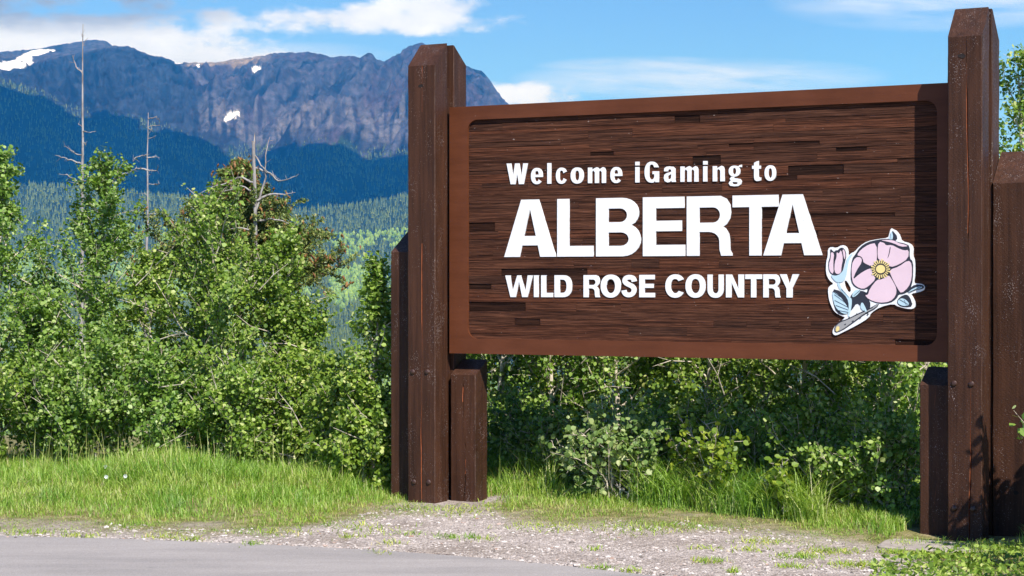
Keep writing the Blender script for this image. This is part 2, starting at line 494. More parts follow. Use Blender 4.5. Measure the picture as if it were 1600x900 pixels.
def build_ground():
    xs = np.concatenate([np.arange(-40, -7, 1.0), np.arange(-7, 7, 0.08), np.arange(7, 41, 1.0)])
    ys = np.concatenate([np.arange(-30, 9, 1.5), np.arange(9, 19, 0.07), np.arange(19, 42, 0.8)])
    X, Y = np.meshgrid(xs, ys)
    Z = ground_z(X, Y)
    nb = fbm(X * 2.2, Y * 2.2, 4)
    Z = Z + 0.012 * (fbm(X * 9, Y * 9, 3) - 0.5) * sstep(0.0, 0.3, Y - road_y(X) - 0.02)
    Z = np.where(Y < road_y(X) + 0.05, Z - 0.03, Z)      # the bed under the asphalt
    gz = sstep(-0.45, 0.75, Y - grass_y(X) + (nb - 0.5) * 1.3)
    lx = (X + .827) * .8868 - (Y - 14.97) * .4622; ly = (X + .827) * .4622 + (Y - 14.97) * .8868
    gz = gz * (1 - sstep(.55, .25, np.abs(lx - .3)) * sstep(.6, .3, np.abs(ly - .15)))     # bare gravel round the left post's feet
    gz = np.maximum(gz, sstep(0.5, 3.0, road_y(X) - 11.0 - Y))
    ny, nx = X.shape
    idx = np.arange(nx * ny).reshape(ny, nx)
    q = np.stack([idx[:-1, :-1], idx[:-1, 1:], idx[1:, 1:], idx[1:, :-1]], -1).reshape(-1, 4)
    me = np_mesh('ground', np.stack([X, Y, Z], -1).reshape(-1, 3), [q], smooth=True)
    at = me.attributes.new('grassy', 'FLOAT', 'POINT')
    at.data.foreach_set('value', gz.ravel().astype(np.float32))
    m, t, b = new_mat('gravel_and_soil')
    tc = t.n('ShaderNodeTexCoord').outputs['Object']
    a = t.n('ShaderNodeAttribute'); a.attribute_name = 'grassy'
    vo = t.n('ShaderNodeTexVoronoi'); vo.inputs['Scale'].default_value = 62
    t.l(tc, vo.inputs['Vector'])
    sepc = t.n('ShaderNodeSeparateColor'); t.l(vo.outputs['Color'], sepc.inputs[0])
    big = t.noise(tc, 1.6, 5)
    g = t.ramp(sepc.outputs[0], [(0.0, (0.24, 0.20, 0.17)), (0.5, (0.44, 0.375, 0.33)), (1.0, (0.58, 0.505, 0.445))])
    g = t.mix(1.0, g, t.ramp(big, [(0.35, (0.78, 0.74, 0.70)), (0.62, (1.06, 1.04, 1.03))]), 'MULTIPLY')
    s = t.ramp(t.noise(tc, 7, 6), [(0.3, (0.12, 0.115, 0.035)), (0.5, (0.22, 0.20, 0.07)), (0.62, (0.33, 0.27, 0.14)), (0.8, (0.24, 0.17, 0.10))])
    c = t.mix(a.outputs['Fac'], g, s)
    t.l(c, b.inputs['Base Color'])
    b.inputs['Roughness'].default_value = 0.95
    b.inputs['Specular IOR Level'].default_value = 0.15
    bp = t.n('ShaderNodeBump'); bp.inputs['Strength'].default_value = 0.9; bp.inputs['Distance'].default_value = 0.015
    t.l(t.m('SUBTRACT', 1.0, vo.outputs['Distance']), bp.inputs['Height']); t.l(bp.outputs[0], b.inputs['Normal'])
    o = link('ground', me, None, [m])
    tag(o, 'pale gravel verge turning to grassy soil around the sign', kind='structure')
    # asphalt
    xs = np.concatenate([np.arange(-40, -8, 2.0), np.arange(-8, 3.2, 0.08), np.arange(3.2, 41, 2.0)])
    ey = road_y(xs) + 0.03 * (fbm(xs * 3, xs * 0 + 3, 4) - 0.5)
    rows = np.array([0, .05, .3, 1, 3, 6, 9, 11.5])
    V = np.stack([np.stack([xs, ey - r, np.full_like(xs, 0.012) + (0.0 if r > 0 else -0.035)], -1) for r in rows], 0)
    nr, nx = V.shape[:2]
    idx = np.arange(nr * nx).reshape(nr, nx)
    q = np.stack([idx[1:, :-1], idx[1:, 1:], idx[:-1, 1:], idx[:-1, :-1]], -1).reshape(-1, 4)
    me = np_mesh('road', V.reshape(-1, 3), [q])
    m, t, b = new_mat('worn_asphalt')
    tc = t.n('ShaderNodeTexCoord').outputs['Object']
    fine = t.noise(tc, 130, 3, 0.7)
    bl = t.noise(t.mapping(tc, (0.6, 3.0, 1)), 1.0, 6, 0.6)
    c = t.ramp(fine, [(0.3, (0.27, 0.24, 0.215)), (0.52, (0.355, 0.318, 0.288)), (0.75, (0.46, 0.415, 0.38))])
    c = t.mix(1.0, c, t.ramp(bl, [(0.35, (0.82, 0.82, 0.83)), (0.65, (1.06, 1.05, 1.05))]), 'MULTIPLY')
    mk = t.m('GREATER_THAN', t.noise(t.mapping(tc, (2.2, 14, 1)), 1, 4, 0.6), 0.70)
    c = t.mix(t.m('MULTIPLY', mk, .5), c, (0.12, 0.115, 0.115))
    t.l(c, b.inputs['Base Color'])
    b.inputs['Roughness'].default_value = 0.9
    b.inputs['Specular IOR Level'].default_value = 0.25
    bp = t.n('ShaderNodeBump'); bp.inputs['Strength'].default_value = 0.6; bp.inputs['Distance'].default_value = 0.006
    t.l(fine, bp.inputs['Height']); t.l(bp.outputs[0], b.inputs['Normal'])
    o = link('road', me, None, [m])
    tag(o, 'worn grey asphalt road edge running along the gravel', kind='structure')


build_ground()


def build_stones():
    n = 60000
    x = rng.uniform(-4.6, 4.4, n); y = rng.uniform(10.6, 15.2, n)
    edge = grass_y(x) + (fbm(x * 2.2, y * 2.2, 4) - 0.5) * 1.1
    keep = (y > road_y(x) - 0.03 - rng.exponential(0.03, n)) & (y < edge + 0.25) & (fbm(x * 1.9 + 5, y * 1.9, 3) > 0.3)
    x, y = x[keep], y[keep]
    n = len(x)
    s = np.clip(rng.lognormal(math.log(0.0062), 0.42, n), 0.003, 0.022)
    base = np.array([(1, 0, 0), (0, 1, 0), (-1, 0, 0), (0, -1, 0), (0, 0, .75), (.6, .6, .45), (-.6, .6, .5), (-.6, -.6, .4), (.6, -.6, .5)], float)
    f = np.array([(0, 5, 4), (0, 1, 5), (5, 1, 4), (1, 6, 4), (1, 2, 6), (6, 2, 4), (2, 7, 4), (2, 3, 7), (7, 3, 4), (3, 8, 4), (3, 0, 8), (8, 0, 4)])
    a = rng.uniform(0, 6.28, n)
    B = base[None] * (1 + rng.uniform(-.3, .3, (n, 9, 3)))
    B = B * s[:, None, None] * np.stack([rng.uniform(.7, 1.4, n), np.ones(n), rng.uniform(.5, 1.0, n)], -1)[:, None]
    ca, sa = np.cos(a)[:, None], np.sin(a)[:, None]
    Xr = B[..., 0] * ca - B[..., 1] * sa; Yr = B[..., 0] * sa + B[..., 1] * ca
    z = np.where(y < road_y(x), 0.012, ground_z(x, y) - 0.002)
    V = np.stack([Xr + x[:, None], Yr + y[:, None], B[..., 2] + z[:, None]], -1).reshape(-1, 3)
    Fc = (f[None] + (np.arange(n) * 9)[:, None, None]).reshape(-1, 3)
    m, t, b = new_mat('gravel_stone')
    geo = t.n('ShaderNodeNewGeometry')
    t.l(t.ramp(geo.outputs['Random Per Island'], [(0, (0.10, 0.08, 0.065)), (0.25, (0.33, 0.28, 0.24)), (0.7, (0.47, 0.405, 0.355)), (0.93, (0.66, 0.59, 0.53)), (1, (0.32, 0.17, 0.10))]), b.inputs['Base Color'])
    b.inputs['Roughness'].default_value = 0.85
    o = link('gravel', np_mesh('gravel', V, [Fc]), None, [m])
    tag(o, 'loose pale gravel stones scattered beside the road', kind='stuff')


build_stones()

# ------------------------------------------------------------------ far terrain: valley, wooded hills, mountains
CREST_M1 = [(-900, 150), (-300, 105), (0, 81), (60, 76), (100, 68), (150, 61.5), (165, 63), (175, 71), (200, 100), (260, 150), (500, 260), (2600, 330)]
CREST_M2 = [(-900, 160), (-300, 135), (0, 112), (37, 103), (100, 87), (173, 72.5), (200, 72), (230, 85), (267, 93), (283, 103), (293, 117), (313, 143),
            (333, 167), (353, 193), (397, 219), (430, 245), (520, 275), (2600, 340)]
CREST_M3 = [(-900, 240), (0, 160), (250, 108), (283, 98), (333, 97), (400, 90), (430, 84), (480, 80.5), (500, 83), (515, 88), (550, 87), (562, 90), (575, 83),
            (582, 85), (588, 93), (600, 95), (615, 88), (640, 74), (655, 68), (690, 72), (720, 98), (735, 106), (752, 110), (765, 122), (775, 140),
            (790, 160), (820, 190), (900, 235), (1000, 265), (1300, 300), (2600, 320)]
TREELINE = [(-900, 130), (-200, 128), (0, 133), (33, 147), (67, 157), (100, 180), (133, 192), (173, 200), (217, 205), (267, 218), (320, 233), (367, 241),
            (393, 249), (433, 248), (483, 233), (510, 227), (543, 232), (567, 250), (617, 249), (640, 247), (800, 255), (1000, 280), (1300, 308), (2600, 325)]
HILL = [(-900, 280), (-100, 288), (100, 292), (200, 301), (300, 312), (400, 336), (450, 333), (500, 328), (560, 319), (640, 307), (800, 300), (1000, 310), (1600, 330), (2600, 340)]


def crv(c, px):
    a = np.array(c, float)
    return np.interp(px, a[:, 0], a[:, 1])


def zpy(py, Y):
    return EYE + (450 - py) / F * Y


def rid(x, y, o=5):
    sm, a, t = 0, 1.0, 0.0
    for i in range(o):
        sm = sm + a * (1 - np.abs(2 * vnoise(x * 2 ** i + 13.1 * i, y * 2 ** i + 5.7 * i) - 1))
        t += a; a *= 0.55
    return sm / t


YF = 6200.0          # depth of the treeline at the mountains' feet


def terr(px, Y, detail=True):
    """height of the far terrain at azimuth column px and depth Y (arrays of the same shape)"""
    kY = np.array([26, 60, 200, 600, 1100, 1500, 2200, 3000, 3500])
    kz = np.array([-3.2, -9, -42, -88, -104, -92, -58, -8, 34])
    z = np.interp(Y, kY, kz)
    roll = (fbm(px / 160 + 3, Y / 700, 3) - 0.5)
    z = z + roll * np.interp(Y, [200, 1200, 3500, 4300], [0, 30, 46, 0])
    hz = zpy(crv(HILL, px), 4300.0)
    z = np.where(Y > 3500, 0, z) + np.where(Y > 3500, (34 + roll * 46 * np.clip((4300 - Y) / 800, 0, 1)) * np.clip((4300 - Y) / 800, 0, 1) + hz * np.clip((Y - 3500) / 800, 0, 1), 0)
    dip = hz - 70
    tz = zpy(crv(TREELINE, px), YF)
    s = np.clip((Y - 4300) / 500, 0, 1)
    z = np.where(Y > 4300, hz + (dip - hz) * (s * s * (3 - 2 * s)), z)
    s = np.clip((Y - 4800) / (YF - 4800), 0, 1)
    low = dip + (tz - dip) * s ** 1.15 + (fbm(px / 70, Y / 260 + 9, 4) - 0.5) * 90 * np.sin(s * math.pi)
    z = np.where(Y > 4800, low, z)
    up = np.full_like(z, -1e9)
    for crest, D, pw, k in ((CREST_M1, 9400.0, 0.9, 0), (CREST_M2, 7700.0, 1.0, 1), (CREST_M3, 8700.0, 0.95, 2)):
        zc = zpy(crv(crest, px) + (fbm(px / 6.0 + 31 * k, px * 0 + k, 4) - 0.5) * 3.0, D)
        s = np.clip((Y - YF) / (D - YF), 0, 1)
        face = tz + (zc - tz) * s ** pw
        if detail:
            q = s * 150
            if k == 1:
                g = (rid(px / 19 + fbm(px / 40, q / 30, 2), q / 75) - 0.5) * 120 + (fbm(px / 9, q / 9, 4) - 0.5) * 46 + (fbm(px / 120, q / 7, 3) - 0.5) * 50
            elif k == 2:
                c = (px * 0.60 - q * 0.78)
                g = (rid(c / 21 + fbm(px / 50, q / 40, 2) * .8, (px + q) / 150) - 0.5) * 210 + (fbm(px / 10, q / 11, 4) - 0.5) * 60
            else:
                g = (fbm(px / 25, q / 30, 4) - 0.5) * 60
            face = face + g * np.sin(np.clip(s, 0, 1) * math.pi) ** 0.7
        face = np.where(Y > D, zc - (Y - D) * 0.75, face)
        up = np.maximum(up, np.where(Y > YF, face, -1e9))
    z = np.where(Y > YF, np.maximum(up, np.where(Y > YF, tz - 0.05 * (Y - YF), -1e9)), z)
    return z


def build_terrain():
    pxs = np.concatenate([np.arange(-900, -160, 14.0), np.arange(-160, 830, 2.4), np.arange(830, 2600, 14.0)])
    Ys = np.concatenate([np.geomspace(27, 1000, 26), np.arange(1060, 4300, 75), np.arange(4300, 6200, 60), np.arange(6200, 9500, 22), np.arange(9500, 10400, 100)])
    PX, YY = np.meshgrid(pxs, Ys)
    Z = terr(PX, YY)
    PY = 450 - (Z - EYE) / YY * F
    X = (PX - 800) / F * YY
    ny, nx = PX.shape
    idx = np.arange(nx * ny).reshape(ny, nx)
    q = np.stack([idx[:-1, :-1], idx[:-1, 1:], idx[1:, 1:], idx[1:, :-1]], -1).reshape(-1, 4)
    # ground cover: forest, meadow, rock, scree, snow (base colours, buttress shade painted in)
    n1 = fbm(PX / 9, YY / 90, 5); n2 = fbm(PX / 60, YY / 500, 4); n3 = fbm(PX / 3.2, YY / 40, 3)
    forest = np.stack([0.010 + 0.014 * n1, 0.020 + 0.026 * n1, 0.014 + 0.012 * n1], -1)
    meadow = np.stack([0.085 + 0.05 * n1, 0.135 + 0.06 * n1, 0.035 + 0.01 * n1], -1)
    mm = (sstep(0.52, 0.62, n2) * (1 - sstep(3300, 4000, YY)))[..., None]
    col = forest * (1 - mm) + meadow * mm
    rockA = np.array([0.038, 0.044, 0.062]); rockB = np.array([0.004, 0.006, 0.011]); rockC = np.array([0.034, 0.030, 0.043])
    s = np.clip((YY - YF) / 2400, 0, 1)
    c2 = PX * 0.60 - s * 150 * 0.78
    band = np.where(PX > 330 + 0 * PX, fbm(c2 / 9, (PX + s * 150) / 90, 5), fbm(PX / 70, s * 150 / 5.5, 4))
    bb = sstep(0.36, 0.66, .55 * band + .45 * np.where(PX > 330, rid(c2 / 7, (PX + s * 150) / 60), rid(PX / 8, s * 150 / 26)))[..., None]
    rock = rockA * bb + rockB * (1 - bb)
    red = (sstep(0.52, 0.66, fbm(c2 / 22 + 40, s * 5, 3)) * sstep(180, 420, PX))[..., None] * 0.8
    rock = rock * (1 - red) + rockC * red
    rock = rock * 1.25 * (0.45 + 1.1 * fbm(PX / 4.5, YY / 45, 4))[..., None]
    m2_shade = (PY > crv(CREST_M2, PX) + 1) & (PX < 400)
    rock = rock * np.where(m2_shade, .50, 1.0)[..., None] * np.where(m2_shade[..., None], np.array([.85, .95, 1.1]), np.array([1.1, .97, 1.0]))  # left buttress painted darker and bluer to stand in for its shade
    scree = np.array([0.105, 0.100, 0.115]) * (0.8 + 0.4 * n3)[..., None]
    sc = (sstep(0.44, 0.56, fbm(PX / 7 + 9, s * 7, 4)) * sstep(0.05, 0.12, s) * (1 - sstep(0.24, 0.40, s)) * sstep(290, 335, PX) * 0.9)[..., None]
    rock = rock * (1 - sc) + scree * sc
    grassy_top = (sstep(285, 300, PX) * (1 - sstep(400, 430, PX)) * sstep(0.86, 0.93, s))[..., None]
    rock = rock * (1 - grassy_top) + np.array([0.19, 0.15, 0.105]) * grassy_top
    tl = PY - crv(TREELINE, PX) + (fbm(PX / 9, YY / 110, 4) - 0.5) * 54
    tf = (np.where(YY < YF, 1.0, sstep(-5, 3, tl)))[..., None]
    left_scree = (sstep(0.45, .55, n1) * (1 - sstep(22, 40, PX)) * sstep(138, 150, PY) * (1 - sstep(200, 222, PY)))[..., None] * 0.8
    tf = tf * (1 - left_scree)
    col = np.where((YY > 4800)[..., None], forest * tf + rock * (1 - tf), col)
    snow = np.zeros_like(PX)
    jit = (fbm(PX / 7, PY / 5, 4) - 0.5) * 1.5
    for (a, b_, rx, ry, D0, D1) in ((5, 104, 46, 8, 7000, 9450), (38, 92, 14, 6, 7700, 9450), (60, 82, 24, 4.5, 7700, 9450), (400, 109, 8, 6, 7700, 8800), (362, 181, 14, 6, 6300, 8600),
                               (279, 98, 7, 2.2, 7500, 8800), (310, 102, 3, 1.6, 7700, 8800)):
        th = -0.5 if a == 362 else (-0.15 if a < 100 else 0.0)
        dx, dy = PX - a, PY - b_
        ux, uy = dx * math.cos(th) + dy * math.sin(th), -dx * math.sin(th) + dy * math.cos(th)
        snow = np.maximum(snow, np.where((YY > D0) & (YY < D1), sstep(0.0, 0.25, 1 - (ux / rx) ** 2 - (uy / ry) ** 2 + jit), 0))
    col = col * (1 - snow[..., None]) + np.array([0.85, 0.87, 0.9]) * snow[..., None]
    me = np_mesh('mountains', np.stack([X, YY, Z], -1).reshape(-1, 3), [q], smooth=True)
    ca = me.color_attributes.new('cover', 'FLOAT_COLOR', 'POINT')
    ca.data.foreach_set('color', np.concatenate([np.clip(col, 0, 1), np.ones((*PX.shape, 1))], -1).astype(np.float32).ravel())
    m, t, b = new_mat('mountain_cover')
    a = t.n('ShaderNodeAttribute'); a.attribute_name = 'cover'
    tc = t.n('ShaderNodeTexCoord').outputs['Object']
    nz = t.noise(t.mapping(tc, (.03, .012, .03)), 1.0, 6, 0.65)
    c = t.mix(1.0, a.outputs['Color'], t.ramp(nz, [(0.3, (0.32, 0.33, 0.36)), (0.68, (1.75, 1.75, 1.72))]), 'MULTIPLY')
    t.l(c, b.inputs['Base Color'])
    b.inputs['Roughness'].default_value = 0.95
    b.inputs['Specular IOR Level'].default_value = 0.1
    bp = t.n('ShaderNodeBump'); bp.inputs['Strength'].default_value = 0.8; bp.inputs['Distance'].default_value = 14
    t.l(nz, bp.inputs['Height']); t.l(bp.outputs[0], b.inputs['Normal'])
    o = link('mountains', me, None, [m])
    tag(o, 'blue rocky mountains with snow patches above a wooded valley', kind='structure')


build_terrain()


def build_forest():
    n = 46000
    px = rng.uniform(-160, 720, n)
    Y = np.concatenate([rng.uniform(1150, 4300, 34000) , rng.uniform(4300, 6400, 12000)])
    px2 = rng.uniform(720, 1700, 4000); Y2 = rng.uniform(1300, 4300, 4000)
    px = np.concatenate([px, px2]); Y = np.concatenate([Y, Y2])
    n2 = fbm(px / 60, Y / 500, 4)
    mead = (n2 > 0.54) & (Y < 3900)
    keep = (~mead) | (rng.random(len(px)) < 0.85)
    px, Y, mead = px[keep], Y[keep], mead[keep]
    z = terr(px, Y, False)
    X = (px - 800) / F * Y
    n = len(px)
    h = rng.uniform(7, 15, n) * np.where(Y > 4300, 1.25, 1.0)
    decid = mead & (rng.random(n) < 0.8)

    def emit(name, sel, base, faces, hs, ws, mat, label):
        k = sel.sum()
        B = base[None] * np.stack([ws, ws, hs], -1)[:, None]
        a = rng.uniform(0, 6.28, k)
        ca, sa = np.cos(a)[:, None], np.sin(a)[:, None]
        B = B * (1 + rng.uniform(-.12, .12, B.shape))
        V = np.stack([B[..., 0] * ca - B[..., 1] * sa + X[sel][:, None], B[..., 0] * sa + B[..., 1] * ca + Y[sel][:, None], B[..., 2] + z[sel][:, None] - 0.5], -1)
        Fc = (faces[None] + (np.arange(k) * len(base))[:, None, None]).reshape(-1, 3)
        o = link(name, np_mesh(name, V.reshape(-1, 3), [Fc]), None, [mat])
        tag(o, label, kind='stuff')

    ring = [(math.cos(i * 2 * math.pi / 5), math.sin(i * 2 * math.pi / 5)) for i in range(5)]
    base = np.array([(0.5 * c, 0.5 * s_, 0.05) for c, s_ in ring] + [(0, 0, 0.62)] + [(0.36 * c, 0.36 * s_, 0.40) for c, s_ in ring] + [(0, 0, 1.0)])
    fc = np.array([(i, (i + 1) % 5, 5) for i in range(5)] + [(6 + i, 6 + (i + 1) % 5, 11) for i in range(5)])
    mc = mat_leaf('far_conifer', [(0, (0.035, 0.065, 0.022)), (0.6, (0.085, 0.135, 0.042)), (1, (0.14, 0.19, 0.055))], 0.0, 0.9)
    md = mat_leaf('far_broadleaf', [(0, (0.10, 0.20, 0.035)), (1, (0.22, 0.34, 0.07))], 0.0, 0.9)
    sel = ~decid
    emit('conifer_forest', sel, base, fc, h[sel], h[sel] * rng.uniform(0.26, 0.4, sel.sum()), mc, 'dark conifer forest covering the far valley slopes')
    base = np.array([(0.42 * c, 0.42 * s_, 0.12) for c, s_ in ring] + [(0.46 * c, 0.46 * s_, 0.55) for c, s_ in ring] + [(0, 0, 1.0)])
    fc = np.array([(i, (i + 1) % 5, 5 + i) for i in range(5)] + [((i + 1) % 5, 5 + (i + 1) % 5, 5 + i) for i in range(5)] + [(5 + i, 5 + (i + 1) % 5, 10) for i in range(5)])
    emit('broadleaf_wood', decid, base, fc, h[decid] * 0.75, h[decid] * 0.62, md, 'lighter green broadleaf scrub in the valley clearings')


build_forest()


def build_cloud():
    """the cloud bank overhead whose shade lies on the mountains (above the frame)"""
    k = 1500 / math.tan(SUN_EL)
    ox, oy = SUN_H[0] * k, SUN_H[1] * k
    bm = bmesh.new()
    r_ = random.Random(5)
    spots = []
    for i in range(600):
        gy = r_.choice((r_.uniform(4720, 5850), r_.uniform(5650, 6160)))
        gpx = r_.uniform(-600, 1100)
        if gpx < 360: gy += r_.uniform(0, 300) * (1 - max(0, gpx - 200) / 160)
        gx = (gpx - 800) / F * gy
        # sunlit windows: the saddle crest, the right peak's foot
        if gpx < 30 and gy > 6350: continue
        spots.append((gx, gy))
    for gx, gy in spots:
        zc = 1500 + 0.11 * gy * 0.5 + r_.uniform(0, 120)
        kk = (zc - (150 + (gy - 5000) * 0.18)) / math.tan(SUN_EL)
        m_ = bmesh.ops.create_icosphere(bm, subdivisions=2, radius=1.0)
        k2 = .40 if gy > 5700 else 1.0
        sx, sy, sz = k2 * r_.uniform(170, 330), k2 * r_.uniform(170, 330), r_.uniform(60, 130)
        for v in m_['verts']:
            w = 1 + 0.25 * math.sin(v.co.x * 5 + gx) * math.cos(v.co.y * 4 + gy)
            v.co = Vector((v.co.x * sx * w + gx + SUN_H[0] * kk, v.co.y * sy * w + gy + SUN_H[1] * kk, v.co.z * sz * w + zc + 80))
    me = bpy.data.meshes.new('cloud_bank')
    bm.to_mesh(me); bm.free()
    me.polygons.foreach_set('use_smooth', np.ones(len(me.polygons), dtype=bool))
    m, t, b = new_mat('cloud_white')
    b.inputs['Base Color'].default_value = (0.9, 0.91, 0.93, 1)
    b.inputs['Roughness'].default_value = 1.0
    b.inputs['Specular IOR Level'].default_value = 0.0
    tr = t.n('ShaderNodeBsdfTranslucent'); tr.inputs['Color'].default_value = (0.9, 0.92, 0.96, 1)
    mx = t.n('ShaderNodeMixShader'); mx.inputs[0].default_value = 0.6
    t.l(b.outputs[0], mx.inputs[1]); t.l(tr.outputs[0], mx.inputs[2])
    t.l(mx.outputs[0], m.node_tree.nodes['Material Output'].inputs['Surface'])
    o = link('cloud_bank', me, None, [m])
    tag(o, 'broad white cloud bank drifting high over the valley', kind='stuff')


build_cloud()

# ------------------------------------------------------------------ the sign
D1 = 14.97
A_SIGN = math.radians(27.53)
O3 = np.array([(637 - 800) / F * D1, D1, 0.0])
dv = np.array([math.cos(A_SIGN), -math.sin(A_SIGN), 0])
wv = np.array([math.sin(A_SIGN), math.cos(A_SIGN), 0])      # depth, away from the road


def loc(px, py, w):
    """photo pixel -> (u, z) on the sign's plane at depth w"""
    r = np.array([(px - 800) / F, 1.0, -(py - 450) / F])
    c = np.array([0, 0, EYE])
    tt = ((O3 + wv * w - c) @ wv) / (r @ wv)
    p = c + r * tt
    return float((p - O3) @ dv), float(p[2])


sign = empty('welcome_sign', O3, -A_SIGN)
tag(sign, 'large brown timber welcome sign with white lettering and pink rose emblem', 'sign')


def post(name, u0, w0, wid, dep, zb, tf, tb, seed, crack=True, bow=0.0, cracks_pos=0.5, label=None):
    """a sawn timber with eased corners, a drying crack down its face and a sloped top (tf at the face, tb at its back)"""
    rs = np.random.default_rng(seed)
    nr = 60
    t = np.linspace(0, 1, nr)
    e = 0.006
    wob = lambda a: (fbm(t * 26 + seed * 7.7 + a, t * 0 + a, 3) - 0.5) * 0.006
    cw = (fbm(t * 5 + seed * 3.1, t * 0 + 1, 3) - 0.5) * 0.05 + wid * cracks_pos
    hw = np.clip((fbm(t * 9 + seed * 1.7, t * 0 + 5, 3) - 0.36) * 0.018, 0.0006, 0.0052) if crack else np.full(nr, 0.0003)
    cd = 0.035 if crack else 0.0004
    pts = [(0 + wob(0), np.full(nr, e)), (e + wob(1), np.zeros(nr) + wob(2) * .5),
           (cw - hw, wob(3) * .4), (cw + 0.001, np.full(nr, cd)), (cw + hw, wob(4) * .4),
           (wid - e + wob(5), wob(6) * .5), (wid + wob(7), np.full(nr, e)),
           (wid + wob(8), np.full(nr, dep - e)), (np.full(nr, wid - e), np.full(nr, dep)), (np.full(nr, e), np.full(nr, dep)), (0 + wob(9), np.full(nr, dep - e))]
    fb = fbm(t * 6 + seed * 5.3, t * 0 + 2, 2)
    k = len(pts)
    V = np.zeros((nr, k, 3))
    for i, (x, y) in enumerate(pts):
        x = np.broadcast_to(x, (nr,)); y = np.broadcast_to(y, (nr,))
        top = tf + (tb - tf) * np.clip(y / dep, 0, 1)
        V[:, i, 0] = u0 + x; V[:, i, 1] = w0 + y
        V[:, i, 2] = zb + (top - zb) * t
    idx = np.arange(nr * k).reshape(nr, k)
    q, mi = [], []
    for i in range(k):
        j = (i + 1) % k
        q.append(np.stack([idx[:-1, i], idx[:-1, j], idx[1:, j], idx[1:, i]], -1))
        mi += [1 if i in (2, 3) and fb[k_] > .56 else 0 for k_ in range(nr - 1)]
    q = np.concatenate(q)
    top = idx[-1]
    # top cap as quads/tris from the back edge
    cap3 = np.array([(top[2], top[3], top[4])])
    me = np_mesh(name, V.reshape(-1, 3), [q], matidx=mi)
    bm = bmesh.new(); bm.from_mesh(me); bm.verts.ensure_lookup_table()
    f = bm.faces.new([bm.verts[i] for i in top]); f.material_index = 0
    bmesh.ops.triangulate(bm, faces=[f])
    bm.to_mesh(me); bm.free()
    o = link(name, me, sign, [M['timber'], M['raw']])
    if label: o['label'] = label
    return o


def bolt_mesh():
    bm = bmesh.new()
    prof = [(0.021, 0.0), (0.0205, -0.006), (0.015, -0.012), (0.006, -0.0145)]
    rings = []
    for r, y in prof:
        rings.append([bm.verts.new((r * math.cos(a * math.pi / 5), y, r * math.sin(a * math.pi / 5))) for a in range(10)])
    for a, b in zip(rings, rings[1:]):
        for i in range(10):
            bm.faces.new((a[i], a[(i + 1) % 10], b[(i + 1) % 10], b[i]))
    bm.faces.new(rings[-1])
    me = bpy.data.meshes.new('bolt'); bm.to_mesh(me); bm.free()
    me.materials.append(M['bolt'])
    return me


BOLT = bolt_mesh()


def bolt(px, py, parent, w=0.0, name='bolt'):
    u, z = loc(px, py, w)
    o = bpy.data.objects.new(name, BOLT)
    COL.objects.link(o); o.parent = parent
    o.location = (u, w + 0.001, z)
    return o


def knot(px, py, parent, w=0.0, r=0.018):
    u, z = loc(px, py, w)
    bm = bmesh.new()
    rs = random.Random(px)
    vs = [bm.verts.new((r * (1 + rs.uniform(-.4, .3)) * 1.3 * math.cos(a * math.pi / 5), -0.0015, r * (1 + rs.uniform(-.4, .3)) * 0.8 * math.sin(a * math.pi / 5))) for a in range(10)]
    c = bm.verts.new((0, 0.0, 0))
    for i in range(10):
        bm.faces.new((vs[i], vs[(i + 1) % 10], c))
    me = bpy.data.meshes.new('knot_hole'); bm.to_mesh(me); bm.free()
    o = link('knot_hole', me, parent, [M['hole']])
    o.location = (u, w - 0.001, z)


U_R = loc(1480.5, 450, 0)[0]
WL, WR = 0.250, 0.237
zt = lambda px, py, w: loc(px, py, w)[1]
# left pair
pL = post('post', 0.0, 0.0, WL, 0.20, -0.15, zt(655, 103, 0), zt(670, 69.5, 0.2), 1, cracks_pos=0.50)
post('post', 0.004, 0.305, WL - 0.006, 0.21, -0.15, zt(700, 71, 0.305), zt(715, 104, 0.51), 2, crack=False)
# right pair
pR = post('post', U_R, 0.0, WR, 0.20, -0.2, zt(1505, 57, 0), zt(1520, 12.5, 0.2), 3, cracks_pos=0.62)
post('post', U_R + 0.003, 0.305, WR - 0.005, 0.21, -0.2, zt(1540, 14, 0.305), zt(1550, 66, 0.51), 4, crack=False)
for px, py in ((645, 581), (667.5, 581), (647, 753), (670, 753.5)):
    bolt(px, py, pL)
for px, py in ((1491, 599), (1518, 600), (1491, 794), (1520, 795)):
    bolt(px, py, pR)
knot(658, 134, pL); knot(1503, 87, pR, r=0.022)
# short timbers each side of the posts
uL = loc(610.5, 600, 0.13)[0]
sp = post('short_post', uL, 0.13, 0.17, 0.30, -0.15, zt(625, 394, 0.13), zt(632, 357, 0.30), 5, crack=False)
uA = loc(700.5, 650, 0.225)[0]; uB = loc(742.5, 650, 0.225)[0]
sp = post('short_post', max(uA, WL + 0.012), 0.228, uB - max(uA, WL + .012), 0.20, -0.15, zt(720, 586, 0.228), zt(725, 561.5, 0.36), 6, cracks_pos=0.55)
uC = loc(1437, 700, 0.14)[0]
sp = post('short_post', uC, 0.14, U_R - uC + 0.10 - 0.11, 0.22, -0.2, zt(1460, 602, 0.14), zt(1462, 574, 0.26), 7, crack=False)
uD = loc(1549.5, 600, 0.285)[0]
sp = post('short_post', max(uD, U_R + WR + 0.004), 0.285, 0.42, 0.26, -0.2, zt(1575, 286, 0.285), zt(1580, 236, 0.48), 8, crack=False)
knot(1588, 770, sp, 0.285)

# spacer timbers inside each pair
for u0, w_ in ((0.03, WL - 0.06), (U_R + 0.03, WR - 0.06)):
    post('spacer', u0, 0.203, w_, 0.099, -0.15, 3.30 if u0 < 1 else 3.5, 3.30 if u0 < 1 else 3.5, 9, crack=False)

